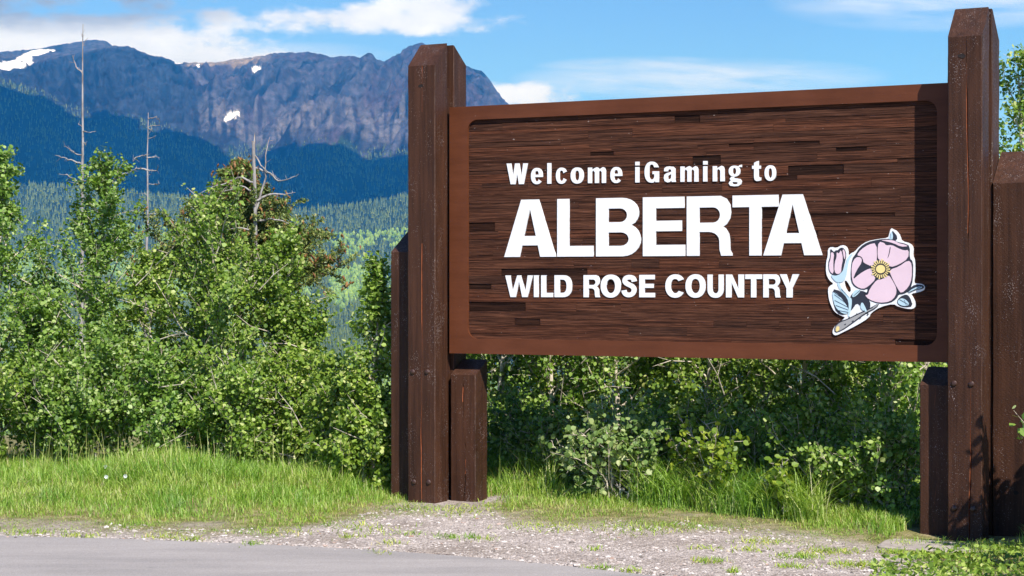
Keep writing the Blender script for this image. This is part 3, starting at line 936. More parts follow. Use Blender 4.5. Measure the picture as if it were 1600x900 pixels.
# ---- panel
WP = 0.222                                   # front of the frame
uT0, zT0 = loc(697, 168, WP); uT1, zT1 = loc(1480, 129.3, WP)
uB0, zB0 = loc(703, 552, WP); uB1, zB1 = loc(1480, 566.3, WP)
PU0, PU1 = WL - 0.0 + 0.004, U_R - 0.002 + 0.02
PU1 = U_R + 0.025
ztop = lambda u: zT0 + (zT1 - zT0) * (u - uT0) / (uT1 - uT0)
zbot = lambda u: zB0 + (zB1 - zB0) * (u - uB0) / (uB1 - uB0)
fu0, fz0 = loc(730.5, 529, WP); fu0b, fz1 = loc(731, 187.5, WP)
fu1, fz2 = loc(1464, 540, WP); fu1b, fz3 = loc(1464, 156, WP)


def poly_obj(name, loops, w_front, thick, mat, parent, label=None):
    """closed outlines (first outer, rest holes, in u,z) -> a solid plate facing the road"""
    cu = bpy.data.curves.new(name, 'CURVE')
    cu.dimensions = '2D'; cu.fill_mode = 'BOTH'
    cu.extrude = thick / 2
    for lp in loops:
        s = cu.splines.new('POLY')
        s.points.add(len(lp) - 1)
        for p, (x, y) in zip(s.points, lp):
            p.co = (x, y, 0, 1)
        s.use_cyclic_u = True
    tmp = bpy.data.objects.new('outline', cu)
    COL.objects.link(tmp)
    dg = bpy.context.evaluated_depsgraph_get()
    me = bpy.data.meshes.new_from_object(tmp.evaluated_get(dg))
    bpy.data.objects.remove(tmp); bpy.data.curves.remove(cu)
    me.name = name
    n = len(me.vertices)
    co = np.zeros(n * 3, np.float32); me.vertices.foreach_get('co', co)
    co = co.reshape(-1, 3)
    new = np.stack([co[:, 0], w_front + thick / 2 - co[:, 2], co[:, 1]], -1)
    me.vertices.foreach_set('co', new.ravel().astype(np.float32))
    me.materials.clear()
    bm = bmesh.new(); bm.from_mesh(me)
    bmesh.ops.remove_doubles(bm, verts=bm.verts, dist=1e-5)
    bmesh.ops.recalc_face_normals(bm, faces=bm.faces)
    bm.to_mesh(me); bm.free()
    for p in me.polygons: p.use_smooth = False
    o = link(name, me, parent, [mat])
    if label: o['label'] = label
    return o


def rrect(x0, x1, zfun0, zfun1, r, seg=7):
    pts = []
    z00, z10 = zfun0(x0), zfun0(x1); z01, z11 = zfun1(x0), zfun1(x1)
    for cx, cz, a0 in ((x1 - r, z10 + r, -90), (x1 - r, z11 - r, 0), (x0 + r, z01 - r, 90), (x0 + r, z00 + r, 180)):
        for i in range(seg + 1):
            a = math.radians(a0 + 90 * i / seg)
            pts.append((cx + r * math.cos(a), cz + r * math.sin(a)))
    return pts


lin = lambda xa, za, xb, zb_: (lambda u: za + (zb_ - za) * (u - xa) / (xb - xa))
fbot, ftop = lin(fu0, fz0, fu1, fz2), lin(fu0b, fz1, fu1b, fz3)
outer = [(PU0, zbot(PU0)), (PU1, zbot(PU1)), (PU1, ztop(PU1)), (PU0, ztop(PU0))]
panel = poly_obj('sign_panel', [outer], WP + 0.043, 0.035, M['backing'], sign)
frame = poly_obj('frame', [outer, rrect(fu0, fu1, fbot, ftop, 0.085)], WP, 0.0425, M['frame'], sign)


def build_planks():
    rs = random.Random(11)
    z0 = min(fbot(fu0), fbot(fu1)) + 0.0; z1 = max(ftop(fu0), ftop(fu1)) - 0.0
    rows = 36
    hs = [rs.choice((.6, .8, 1.0, 1.2, 1.5)) for _ in range(rows)]
    tot = sum(hs)
    lean = ((ftop(fu1) - ftop(fu0)) + (fbot(fu1) - fbot(fu0))) / 2 / (fu1 - fu0)
    h = (z1 - z0 + 0.02) / rows
    for i in range(rows):
        u = fu0 - 0.05 - rs.uniform(0, 0.9)
        hh = (z1 - z0 + 0.02) * hs[i] / tot
        zz = z0 - 0.01 + (z1 - z0 + 0.02) * sum(hs[:i]) / tot
        while u < fu1 + 0.03:
            L = rs.choice((0.22, 0.42, 0.6, 1.2, 1.8, 2.4, 3.0)) * rs.uniform(0.8, 1.25)
            a, b = max(u, fu0 - 0.03), min(u + L, fu1 + 0.02)
            u += L
            if b - a < 0.03: continue
            gap = rs.choice((.0008, .0012, .002, .003)) if i not in (8, 17, 26) else 0.0045
            pr = rs.choice((0.0, 0.001, 0.002, 0.003, 0.0035)) * rs.uniform(.6, 1.1)
            dk = L < .75 and rs.random() < (.55 if L < .35 else .2)
            if dk: pr = -0.004
            n = max(2, int((b - a) / 0.12))
            # face with a slightly uneven, eaten-away surface
            V, fq = [], []
            for k in range(n + 1):
                x = a + 0.0006 + (b - a - 0.0012) * k / n
                zl = zz + lean * (x - fu0)
                j = rs.uniform(-0.0005, 0.0005)
                V += [(x, 0.042, zl + gap), (x, 0.0235 - pr + j, zl + gap), (x, 0.0233 - pr + j + rs.uniform(-.0005, .0005), zl + hh * .5),
                      (x, 0.0235 - pr + j, zl + hh - 0.0008), (x, 0.042, zl + hh - 0.0008)]
            for k in range(n):
                for r in range(4):
                    p = k * 5 + r
                    fq.append((p, p + 5, p + 6, p + 1))
            ends = [(0, 1, 2), (0, 2, 4), (2, 3, 4)]
            e2 = n * 5
            ends += [(e2 + 2, e2 + 1, e2), (e2 + 4, e2 + 2, e2), (e2 + 4, e2 + 3, e2 + 2)]
            V = np.array(V); V[:, 1] += WP
            me = np_mesh('plank', V, [np.array(fq), np.array(ends)])
            link('plank', me, panel, [M['plank_dark' if dk else 'plank']])


build_planks()

# ---- lettering -----------------------------------------------------
def arc(cx, cy, rx, ry, a0, a1, n=10):
    return [(cx + rx * math.cos(math.radians(a0 + (a1 - a0) * i / n)), cy + ry * math.sin(math.radians(a0 + (a1 - a0) * i / n))) for i in range(n + 1)]


def sarc(cx, cy, rx, ry, a0, a1, n=12, p=0.8):
    """super-elliptic arc, squarer than an ellipse"""
    out = []
    for i in range(n + 1):
        a = math.radians(a0 + (a1 - a0) * i / n)
        c, s = math.cos(a), math.sin(a)
        out.append((cx + rx * math.copysign(abs(c) ** p, c), cy + ry * math.copysign(abs(s) ** p, s)))
    return out


def glyphs(st, sh):
    """caps in a unit box; st = stem width, sh = bar height"""
    g = {}
    ih = lambda y: y
    # A : apex flat width
    aw = st * 1.12
    def A():
        ap0, ap1 = 0.5 - aw * 0.56, 0.5 + aw * 0.56
        yb, yt = 0.20, 0.20 + sh * 1.0
        xl = lambda y: ap0 * y                      # outer left edge
        inl = lambda y: aw + (0.5 - aw) * (y / 0.86)     # inner left edge meets centre at .86
        o = [(0, 0), (aw, 0), (inl(yb), yb), (1 - inl(yb), yb), (1 - aw, 0), (1, 0), (ap1, 1), (ap0, 1)]
        hl = [(inl(yt + .0), yt), (0.5, 0.86 - .02), (1 - inl(yt), yt)]
        return [o, hl]
    g['A'] = A()
    g['L'] = [[(0, 0), (1, 0), (1, sh), (st, sh), (st, 1), (0, 1)]]
    g['I'] = [[(0, 0), (1, 0), (1, 1), (0, 1)]]
    g['E'] = [[(0, 0), (1, 0), (1, sh), (st, sh), (st, .5 - sh * .42), (.92, .5 - sh * .42), (.92, .5 + sh * .52), (st, .5 + sh * .52), (st, 1 - sh), (.98, 1 - sh), (.98, 1), (0, 1)]]
    g['T'] = [[(.5 - st * .5, 0), (.5 + st * .5, 0), (.5 + st * .5, 1 - sh), (1, 1 - sh), (1, 1), (0, 1), (0, 1 - sh), (.5 - st * .5, 1 - sh)]]
    # B
    o = [(0, 0), (.60, 0)] + arc(.60, .285, .40, .285, -90, 62, 10) + arc(.585, .74, .375, .26, -40, 90, 9) + [(0, 1)]
    g['B'] = [o, [(st, sh * .95), (.56, sh * .95)] + arc(.56, .295, .17, .295 - sh * .95, -90, 90, 8)[1:] + [(st, .295 + .295 - sh * .95)],
              [(st, .585), (.54, .585)] + arc(.54, .585 + (.415 - sh * .95) / 2, .155, (.415 - sh * .95) / 2, -90, 90, 8)[1:] + [(st, 1 - sh * .95)]]
    # D
    g['D'] = [[(0, 0), (.46, 0)] + sarc(.46, .5, .54, .5, -90, 90, 14)[1:] + [(0, 1)],
              [(st, sh), (.44, sh)] + sarc(.44, .5, .54 - st + .02, .5 - sh, -90, 90, 12)[1:] + [(st, 1 - sh)]]
    # R
    leg0 = 1 - st * 1.02
    o = [(0, 0), (st, 0), (st, .40), (.48, .40)] + arc(.48, .25, leg0 - .48 - .0, .15, 90, 0, 5)[1:] + [(leg0 + .005, .10), (leg0 + .04, 0), (1, 0), (1, .03), (.955, .09), (.945, .26)] + \
        [(.93, .36), (.86, .45), (.80, .485)] + [(.88, .53), (.95, .62), (.97, .72), (.95, .85), (.87, .95), (.74, 1.0)] + [(0, 1)]
    g['R'] = [o, [(st, .555), (.58, .555)] + arc(.58, .555 + (.445 - sh) / 2, .15, (.445 - sh) / 2, -90, 90, 8)[1:] + [(st, 1 - sh)]]
    g['O'] = [sarc(.5, .5, .5, .52, 0, 360, 36, .92)[:-1], sarc(.5, .5, .5 - st * .98, .52 - sh * 1.02, 0, 360, 30, .92)[:-1]]
    g['C'] = [sarc(.52, .5, .52, .52, 33, 327, 26, .92)[0:] + [(.99, .36 - .0)][0:0] + sarc(.52, .5, .52 - st, .52 - sh * 1.02, 318, 42, 22, .92)]
    g['U'] = [[(0, 1), (0, .36)] + sarc(.5, .36, .5, .38, 180, 360, 14, .9)[1:] + [(1, 1), (1 - st, 1), (1 - st, .36)] + sarc(.5, .36, .5 - st, .38 - sh, 0, -180, 12, .9)[1:] + [(st, 1)]]
    g['N'] = [[(0, 0), (st, 0), (st, .66), (1 - st * 1.05, 0), (1, 0), (1, 1), (1 - st, 1), (1 - st, .36), (st * 1.05, 1), (0, 1)]]
    g['Y'] = [[(.5 - st * .5, 0), (.5 + st * .5, 0), (.5 + st * .5, .40), (1, 1), (1 - st * 1.1, 1), (.5, .58), (st * 1.1, 1), (0, 1), (.5 - st * .5, .40)]]
    q = st * .60
    g['W'] = [[(.19, 0), (.19 + q * 1.05, 0), (.5, .74), (.81 - q * 1.05, 0), (.81, 0), (1, 1), (1 - q, 1), (.735, .27), (.565, 1), (.435, 1), (.265, .27), (q, 1), (0, 1)]]
    # S along a centre line with thickness
    cl = [(.80, .70), (.78, .80), (.68, .88), (.50, .905), (.31, .875), (.215, .785), (.235, .68), (.36, .60), (.52, .55), (.68, .49), (.79, .40), (.80, .27), (.70, .145), (.50, .095), (.29, .125), (.185, .225), (.17, .315)]
    cl = chaikin_open(chaikin_open(cl))
    cl = np.array(cl)
    tn = np.gradient(cl, axis=0); tn /= np.linalg.norm(tn, axis=1)[:, None]
    nrm = np.stack([-tn[:, 1], tn[:, 0]], -1) * np.array([st * .50, sh * .52])
    a = cl + nrm; b = cl - nrm
    g['S'] = [[tuple(p) for p in a] + [tuple(p) for p in b[::-1]]]
    return g


def chaikin_open(p):
    out = [p[0]]
    for a, b in zip(p, p[1:]):
        out += [(a[0] * .75 + b[0] * .25, a[1] * .75 + b[1] * .25), (a[0] * .25 + b[0] * .75, a[1] * .25 + b[1] * .75)]
    return out + [p[-1]]


def chaikin(p, n=1):
    for _ in range(n):
        out = []
        for a, b in zip(p, p[1:] + p[:1]):
            out += [(a[0] * .75 + b[0] * .25, a[1] * .75 + b[1] * .25), (a[0] * .25 + b[0] * .75, a[1] * .25 + b[1] * .75)]
        p = out
    return p


def heavy():
    """heavy condensed face; lower-case heights: x-height = .76 of the cap height, box 0..1 wide"""
    g = {}
    X = .76
    g['W'] = [[(.19, 0), (.42, 0), (.5, .52), (.58, 0), (.81, 0), (1, 1), (.785, 1), (.70, .36), (.60, 1), (.40, 1), (.30, .36), (.215, 1), (0, 1)]]
    g['l'] = [[(0, 0), (1, 0), (1, 1), (0, 1)]]
    g['i'] = [[(0, 0), (1, 0), (1, X), (0, X)], [(0, .84), (1, .84), (1, 1.02), (0, 1.02)]]
    g['o'] = [sarc(.5, X / 2, .5, X / 2 + .015, 0, 360, 32, .9)[:-1], sarc(.5, X / 2, .16, X / 2 - .14, 0, 360, 20, .85)[:-1]]
    out = sarc(.5, X / 2, .5, X / 2 + .015, -6, 322, 30, .9)
    g['e'] = [sarc(.5, X / 2, .5, X / 2 + .015, 0, 318, 30, .9) + [(.64, .205)] + sarc(.5, .24, .155, .12, -5, -180, 8, .9) + [(.345, .33), (1.0, .33)],
              [(.345, .445), (.655, .445)] + sarc(.5, .48, .155, .15, 0, 180, 10, .9)]
    g['c'] = [sarc(.5, X / 2, .5, X / 2 + .015, 28, 332, 28, .9) + [(.66, .26)] + sarc(.5, .26, .16, .13, -5, -180, 8, .9) + sarc(.5, X - .26, .16, .13, 180, 5, 8, .9) + [(.66, X - .26)]]
    def nm(stems):
        # arches between stems
        w = .36 if stems == 2 else .225
        gp = (1 - w * stems) / (stems - 1)
        p = [(0, 0), (w, 0)]
        x = w
        for k in range(stems - 1):
            p += [(x, .50), (x + gp * .25, .60), (x + gp * .6, .60), (x + gp, .53)]
            p += [(x + gp, 0), (x + gp + w, 0)]
            x += gp + w
        p += [(1, .60), (1 - w * .25, .73), (1 - w * .7, X + .015), (1 - w * 1.05, .74)]
        if stems == 3:
            xm = w + gp + w
            p += [(xm + gp * .2, .66), (xm - w * .1, .73), (xm - w * .5, X + .015), (xm - w * .95, .74)]
        p += [(w * .97, .65), (w * .97, X), (0, X)]
        return [p]
    g['n'] = nm(2); g['m'] = nm(3)
    g['G'] = [sarc(.5, .5, .5, .52, 24, 270, 24, .88) + [(.62, -.02), (.72, .06), (.76, 0), (1, 0), (1, .54), (.55, .54), (.55, .40), (.68, .40), (.68, .26), (.60, .15)] +
              sarc(.5, .34, .17, .2, -90, -180, 6, .9) + sarc(.5, .68, .17, .2, 180, 15, 10, .9)]
    g['a'] = [[(.02, .53), (.05, .68), (.20, .755), (.48, .775), (.78, .755), (.95, .66), (.96, .52), (.96, .10), (1.0, 0), (.66, 0), (.63, .075), (.50, .0), (.30, -.02), (.08, .05), (0, .20), (.05, .36), (.22, .44), (.50, .48), (.62, .52), (.60, .60), (.50, .64), (.38, .60), (.36, .53)],
              [(.62, .40), (.45, .34), (.35, .27), (.36, .17), (.47, .13), (.60, .19)]]
    g['t'] = [[(.22, .18), (.28, .05), (.48, -.015), (.75, -.01), (1, .02), (1, .17), (.85, .155), (.74, .20), (.74, .60), (.98, .60), (.98, X), (.74, X), (.74, 1.0), (.50, .97), (.22, .90), (.22, X), (0, X), (0, .60), (.22, .60)]]
    g['g'] = [sarc(.44, .50, .44, .275, 0, 360, 24, .88)[:-1], sarc(.44, .50, .13, .16, 0, 360, 16, .88)[:-1],
              [(.80, .66), (1.0, .70), (1.0, .82), (.86, .80), (.72, .74)],
              [(.20, .222), (.45, .218), (.40, .15), (.62, .14), (.88, .10), (1.0, -.01), (.95, -.16), (.72, -.25), (.42, -.26), (.12, -.23), (0, -.12), (.06, -.02), (.16, .03), (.08, .12)],
              [(.30, -.04), (.62, -.05), (.70, -.09), (.62, -.15), (.42, -.16), (.28, -.12)]]
    return g


def put_text(items, gl, base, top, w_front, thick):
    """items: (char, px0, px1); base/top: functions px -> py"""
    for ch, a, b in items:
        a, b = a + .5, b - .5
        c = {(0, 0): loc(a, base(a), w_front), (1, 0): loc(b, base(b), w_front), (0, 1): loc(a, top(a), w_front), (1, 1): loc(b, top(b), w_front)}
        loops = []
        for lp in gl[ch]:
            L = []
            for x, y in lp:
                u = (c[0, 0][0] * (1 - x) + c[1, 0][0] * x) * (1 - y) + (c[0, 1][0] * (1 - x) + c[1, 1][0] * x) * y
                z = (c[0, 0][1] * (1 - x) + c[1, 0][1] * x) * (1 - y) + (c[0, 1][1] * (1 - x) + c[1, 1][1] * x) * y
                L.append((u, z))
            loops.append(L)
        poly_obj('letter', loops, w_front, thick, M['white'], sign)


zx = lambda v: 770 + v / 3.019
zy = lambda v: 230 + v / 3.019
WF = WP + 0.0135
lf = lambda x0, y0, x1, y1: (lambda p: y0 + (y1 - y0) * (p - x0) / (x1 - x0))
alb = [(c, zx(a), zx(b)) for c, a, b in (('A', 52, 300), ('L', 302, 476), ('B', 485, 700), ('E', 706, 909), ('R', 913, 1132), ('T', 1129, 1349), ('A', 1274, 1556))]
gb = glyphs(0.33, 0.205)
cap = {}
cap['A'] = glyphs(0.272, 0.165)['A']; cap['L'] = glyphs(0.335, 0.185)['L']; cap['B'] = glyphs(0.28, 0.19)['B']; cap['E'] = glyphs(0.31, 0.19)['E']
cap['R'] = glyphs(0.28, 0.19)['R']; cap['T'] = glyphs(0.265, 0.195)['T']
# the T's right arm stops short of the last A
base = lf(zx(52), zy(518), zx(1556), zy(509)); top = lf(zx(130), zy(248), zx(1450), zy(222))
put_text(alb, cap, base, top, WF, 0.034)
wrc = [(c, zx(a), zx(b)) for c, a, b in (('W', 57, 190), ('I', 192, 217), ('L', 226, 285), ('D', 289, 375), ('R', 426, 507), ('O', 507, 605), ('S', 604, 683), ('E', 689, 766),
                                         ('C', 812, 905), ('O', 907, 1005), ('U', 1011, 1090), ('N', 1098, 1186), ('T', 1189, 1271), ('R', 1274, 1358), ('Y', 1352, 1447))]
gw = glyphs(0.31, 0.20)
gw['W'] = glyphs(0.31, 0.2)['W']; gw['L'] = glyphs(0.42, 0.2)['L']; gw['E'] = glyphs(0.35, 0.2)['E']
gw['O'] = glyphs(0.29, 0.2)['O']; gw['C'] = glyphs(0.29, 0.2)['C']
put_text(wrc, gw, lf(zx(57), zy(707), zx(1447), zy(709)), lf(zx(57), zy(605), zx(1447), zy(599)), WF, 0.034)
wel = [('W', 791, 825), ('e', 829, 848.5), ('l', 854.5, 861.5), ('c', 868, 886.5), ('o', 891, 912.5), ('m', 918, 947), ('e', 953, 972.5),
       ('i', 992, 999.3), ('G', 1006.5, 1030), ('a', 1036.5, 1056.5), ('m', 1062.5, 1091.5), ('i', 1098, 1105.3), ('n', 1113, 1132.5), ('g', 1138, 1159.5),
       ('t', 1174.5, 1189.5), ('o', 1194, 1213)]
put_text(wel, heavy(), lf(791, 288, 1213, 282), lf(791, 255.5, 1213, 251), WF, 0.034)

# ---- rose emblem -----------------------------------------------------
emblem = empty('rose_emblem', (0, 0, 0)); emblem.parent = sign
ep = lambda pts: [loc(1280 + x / 4.5, 340 + y / 4.5, WF) for x, y in pts]
WE = WF - 0.004
def piece(name, pts, lev, mat, holes=(), sm=1):
    poly_obj(name, [ep(chaikin(list(pts), sm))] + [ep(chaikin(list(h), sm)) for h in holes], WE - 0.0016 * lev, 0.0014 if lev else 0.03, mat, emblem)
piece('backing', [(505, 72), (492, 120), (485, 142), (420, 150), (340, 165), (285, 200), (250, 240), (225, 250), (205, 270), (205, 230), (190, 200), (160, 192), (120, 215), (85, 205), (62, 220), (62, 270), (50, 310), (48, 390), (70, 440), (105, 465),
                  (75, 480), (62, 500), (68, 570), (85, 620), (110, 665), (155, 690), (190, 702), (120, 750), (95, 790), (97, 820), (120, 830), (160, 810), (270, 755), (350, 705), (365, 670), (430, 628), (520, 605), (560, 628),
                  (640, 645), (675, 635), (680, 600), (662, 565), (645, 535), (700, 525), (735, 512), (747, 490), (730, 468), (690, 462), (665, 462), (677, 400), (675, 300), (660, 270), (665, 210), (640, 180), (580, 165), (572, 130), (545, 92), (525, 84)], 0, M['white'],
      holes=[[(178, 440), (198, 447), (230, 508), (208, 532), (180, 480)]])
piece('flower_outline', [(412, 155), (340, 172), (285, 210), (255, 260), (232, 290), (222, 380), (224, 450), (250, 490), (310, 512), (345, 498), (335, 530), (312, 535), (345, 580), (420, 608), (500, 602), (545, 572), (560, 540), (590, 540), (630, 520), (655, 470),
                         (662, 400), (662, 310), (636, 285), (640, 200), (600, 180), (550, 172), (530, 155), (470, 148)], 1, M['navy'])
for pts in ([(405, 178), (350, 188), (295, 225), (265, 266), (298, 272), (312, 300), (312, 316), (372, 345), (395, 315), (409, 300)],
            [(420, 168), (460, 178), (470, 196), (515, 192), (555, 215), (600, 232), (632, 226), (628, 288), (560, 332), (500, 350), (475, 312), (417, 300), (411, 240)],
            [(430, 158), (500, 156), (540, 165), (560, 180), (600, 188), (630, 202), (575, 205), (525, 180), (470, 166)],
            [(627, 298), (654, 325), (653, 430), (630, 490), (580, 534), (556, 505), (503, 402), (498, 366), (560, 346)],
            [(412, 432), (440, 438), (488, 398), (522, 450), (546, 500), (541, 550), (500, 592), (420, 600), (350, 575), (322, 543), (345, 545), (357, 500)],
            [(258, 278), (296, 278), (304, 312), (262, 375), (236, 440), (285, 396), (335, 366), (370, 355), (378, 400), (402, 430), (350, 482), (310, 504), (260, 484), (232, 445), (229, 330)]):
    piece('petal', pts, 2, M['pink'])
piece('fold_wedge', [(308, 318), (325, 355), (290, 396), (252, 402)], 3, M['navy'])  # navy wedge painted in the left petal
piece('crease', [(500, 205), (505, 207), (497, 255), (485, 285), (483, 283), (493, 250)], 3, M['navy'])
cxp, cyp = 435, 362
for i in range(22):
    a = i * 2 * math.pi / 22
    r0, r1 = 40, 66 + 6 * math.sin(i * 2.3)
    wd = 0.085
    piece('stamen', [(cxp + r0 * math.cos(a - wd), cyp + r0 * math.sin(a - wd)), (cxp + r1 * math.cos(a - wd * .8), cyp + r1 * math.sin(a - wd * .8)), (cxp + r1 * math.cos(a + wd * .8), cyp + r1 * math.sin(a + wd * .8)), (cxp + r0 * math.cos(a + wd), cyp + r0 * math.sin(a + wd))], 4, M['yellow'], sm=0)
piece('stamen_ring', [(cxp + 60 * math.cos(i * math.pi / 9 + .1) * (1 + .12 * (-1) ** i), cyp + 60 * math.sin(i * math.pi / 9 + .1) * (1 + .12 * (-1) ** i)) for i in range(18)], 3, M['navy'])
piece('flower_centre', [(cxp + 33 * math.cos(i * math.pi / 7), cyp + 30 * math.sin(i * math.pi / 7)) for i in range(14)], 5, M['yellow'])
piece('bud_outline', [(78, 212), (105, 245), (118, 228), (130, 232), (150, 210), (178, 215), (195, 260), (180, 330), (160, 400), (105, 410), (70, 385), (63, 320), (80, 270)], 1, M['navy'])
piece('petal', [(84, 240), (108, 252), (100, 310), (104, 400), (76, 380), (69, 330), (84, 285)], 2, M['pink'])
piece('petal', [(124, 240), (140, 256), (156, 222), (170, 290), (158, 345), (156, 388), (130, 400), (108, 380), (112, 310), (125, 280)], 2, M['pink'])
piece('petal', [(165, 225), (178, 225), (188, 262), (180, 300), (172, 262)], 2, M['pink'])
piece('calyx', [(82, 402), (110, 412), (156, 396), (188, 335), (202, 275), (243, 250), (212, 300), (204, 340), (190, 425), (165, 455), (125, 455), (100, 430)], 3, M['teal'])
piece('stem', [(124, 458), (143, 458), (160, 500), (215, 560), (232, 570), (230, 620), (216, 690), (202, 700), (212, 620), (200, 565), (148, 510)], 2, M['teal'])
piece('leaf_navy', [(90, 500), (150, 515), (200, 565), (222, 640), (216, 672), (150, 690), (105, 640)], 1, M['navy'])  # navy part of the painted leaf, as on the leaves below
piece('leaf', [(92, 512), (140, 545), (188, 605), (212, 650), (205, 676), (170, 676), (128, 645), (104, 600)], 3, M['teal'])
piece('leaf_navy', [(215, 562), (245, 520), (300, 512), (340, 530), (350, 575), (365, 610), (348, 680), (320, 672), (295, 625), (265, 600), (235, 645), (222, 655)], 1, M['navy'])
piece('leaf', [(240, 522), (268, 505), (298, 512), (262, 552), (232, 562)], 3, M['teal'])
piece('leaf', [(300, 592), (318, 610), (342, 668), (312, 655), (290, 630)], 3, M['teal'])
piece('leaf_navy', [(545, 590), (570, 555), (615, 538), (640, 560), (662, 625), (600, 632), (560, 618)], 1, M['navy'])
piece('leaf', [(550, 590), (575, 565), (612, 575), (640, 612), (605, 624), (565, 612)], 3, M['teal'])
piece('leaf_navy', [(612, 530), (655, 478), (700, 468), (738, 478), (738, 500), (690, 508), (655, 518)], 1, M['navy'])
piece('leaf', [(622, 527), (668, 494), (722, 480), (728, 494), (690, 504), (655, 515)], 3, M['teal'])
piece('leaf', [(490, 152), (503, 118), (512, 92), (522, 130), (517, 156)], 3, M['teal'])
piece('leaf_navy', [(513, 86), (535, 112), (548, 126), (551, 158), (515, 158)], 2, M['navy'])
piece('twig', [(116, 806), (113, 770), (150, 735), (196, 722), (280, 680), (340, 655), (425, 600), (400, 632), (320, 672), (240, 732), (160, 790)], 2, M['grey'])
for i in range(9):
    q = i / 9
    bx, by = 150 + 240 * q, 735 - 105 * q
    sgn = 1 if i % 2 else -1
    piece('thorn', [(bx, by + sgn * 14 + 14), (bx + 16, by + sgn * 14 + 6), (bx + 10, by + sgn * 26 + 8)], 3, M['navy'], sm=0)
piece('twig_outline', [(110, 812), (106, 768), (148, 726), (196, 714), (280, 670), (340, 646), (428, 596), (406, 638), (324, 680), (244, 740), (160, 798)], 1, M['navy'])
for a_, b_, c_, d_ in ((110, 540, 200, 610), (112, 580, 205, 632), (120, 615, 207, 652), (135, 650, 207, 668), (98, 515, 150, 560)):
    piece('vein', [(a_, b_), (c_, d_ - 4), (c_ + 2, d_), (a_, b_ + 4)], 4, M['navy'], sm=0)
for a_, b_, c_, d_ in ((568, 574, 628, 612), (600, 575, 615, 618), (636, 523, 722, 484), (505, 105, 506, 150), (160, 500, 212, 560), (245, 548, 290, 512)):
    piece('vein', [(a_, b_), (c_, d_ - 3), (c_ + 2, d_), (a_, b_ + 4)], 4, M['navy'], sm=0)
piece('twig_end', [(118, 804), (124, 765), (146, 765), (142, 796)], 4, M['yellow'])

# concrete footing showing at the right-hand post
def footing(px, py, sx, sy, label, seed, rot):
    Y = EYE * F / (py - 450)
    X = (px - 800) / F * Y
    rs = random.Random(seed)
    bm = bmesh.new()
    z = float(ground_z(X, Y))
    n = 16
    loops = []
    for r, h in ((1.0, -0.1), (1.0, 0.008), (0.95, 0.015), (0.0, 0.017)):
        loops.append([bm.verts.new((sx * r * math.copysign(abs(math.cos(a)) ** .6, math.cos(a)) * (1 + 0.08 * math.sin(a * 3 + seed)), sy * r * math.copysign(abs(math.sin(a)) ** .6, math.sin(a)) * (1 + .07 * math.cos(a * 2 + seed)), h + rs.uniform(-.003, .003))) for a in [i * 2 * math.pi / n for i in range(n)]] if r else [bm.verts.new((0, 0, h))])
    for a, b in zip(loops[:2], loops[1:3]):
        for i in range(n):
            bm.faces.new((a[i], a[(i + 1) % n], b[(i + 1) % n], b[i]))
    for i in range(n):
        bm.faces.new((loops[2][i], loops[2][(i + 1) % n], loops[3][0]))
    me = bpy.data.meshes.new('concrete_footing'); bm.to_mesh(me); bm.free()
    o = link('concrete_footing', me, None, [M['concrete']])
    o.location = (X, Y, z); o.rotation_euler = (0, 0, rot)
    tag(o, label, 'footing')


footing(1462, 850, 0.40, 0.24, 'worn pale concrete slab at the foot of the taller sign post by the rose emblem', 1, -A_SIGN)

# ------------------------------------------------------------------ plants
class Tubes:
    def __init__(self):
        self.v, self.f, self.n = [], [], 0

    def add(self, pts, rad, sides=5):
        pts = np.asarray(pts, float)
        k = len(pts)
        rad = np.broadcast_to(np.asarray(rad, float), (k,))
        tn = np.gradient(pts, axis=0)
        tn /= np.linalg.norm(tn, axis=1)[:, None] + 1e-9
        ref = np.array([1.0, 0.31, 0.2]) if abs(tn[0, 0]) < .8 else np.array([0.1, 1.0, 0.2])
        a = np.cross(tn, ref); a /= np.linalg.norm(a, axis=1)[:, None] + 1e-9
        b = np.cross(tn, a)
        ang = np.arange(sides) * 2 * math.pi / sides
        V = pts[:, None] + rad[:, None, None] * (a[:, None] * np.cos(ang)[None, :, None] + b[:, None] * np.sin(ang)[None, :, None])
        self.v.append(V.reshape(-1, 3))
        idx = np.arange(k * sides).reshape(k, sides) + self.n
        nx = np.roll(idx, -1, axis=1)
        self.f.append(np.stack([idx[:-1], nx[:-1], nx[1:], idx[1:]], -1).reshape(-1, 4))
        self.n += k * sides

    def mesh(self, name):
        return np_mesh(name, np.concatenate(self.v), [np.concatenate(self.f)], smooth=True)


def leaf_mesh(name, P, S, Nv, aspect=0.95, fold=0.25, seed=0):
    """many small folded leaves: P centres, S sizes, Nv normals"""
    r = np.random.default_rng(seed)
    n = len(P)
    Nv = Nv / (np.linalg.norm(Nv, axis=1)[:, None] + 1e-9)
    t = r.normal(size=(n, 3)) + np.array([0, 0, -0.5])
    t -= Nv * (t * Nv).sum(1)[:, None]
    t /= np.linalg.norm(t, axis=1)[:, None] + 1e-9
    b = np.cross(Nv, t)
    lay = np.array([(-.5, 0, 0), (-.28, .40, fold * .4), (.12, .46, fold * .45), (.56, 0, 0), (.12, -.46, fold * .45), (-.28, -.40, fold * .4)])
    asp = aspect * r.uniform(.85, 1.15, n)
    fl = r.uniform(-0.4, 1.3, n)
    V = P[:, None] + S[:, None, None] * (t[:, None] * lay[None, :, 0, None] + b[:, None] * (lay[None, :, 1, None] * asp[:, None, None]) + Nv[:, None] * (lay[None, :, 2, None] * fl[:, None, None]))
    idx = (np.arange(n) * 6)[:, None]
    f = np.concatenate([idx + np.array([[0, 1, 2, 3]]), idx + np.array([[0, 3, 4, 5]])])
    return np_mesh(name, V.reshape(-1, 3), [f])


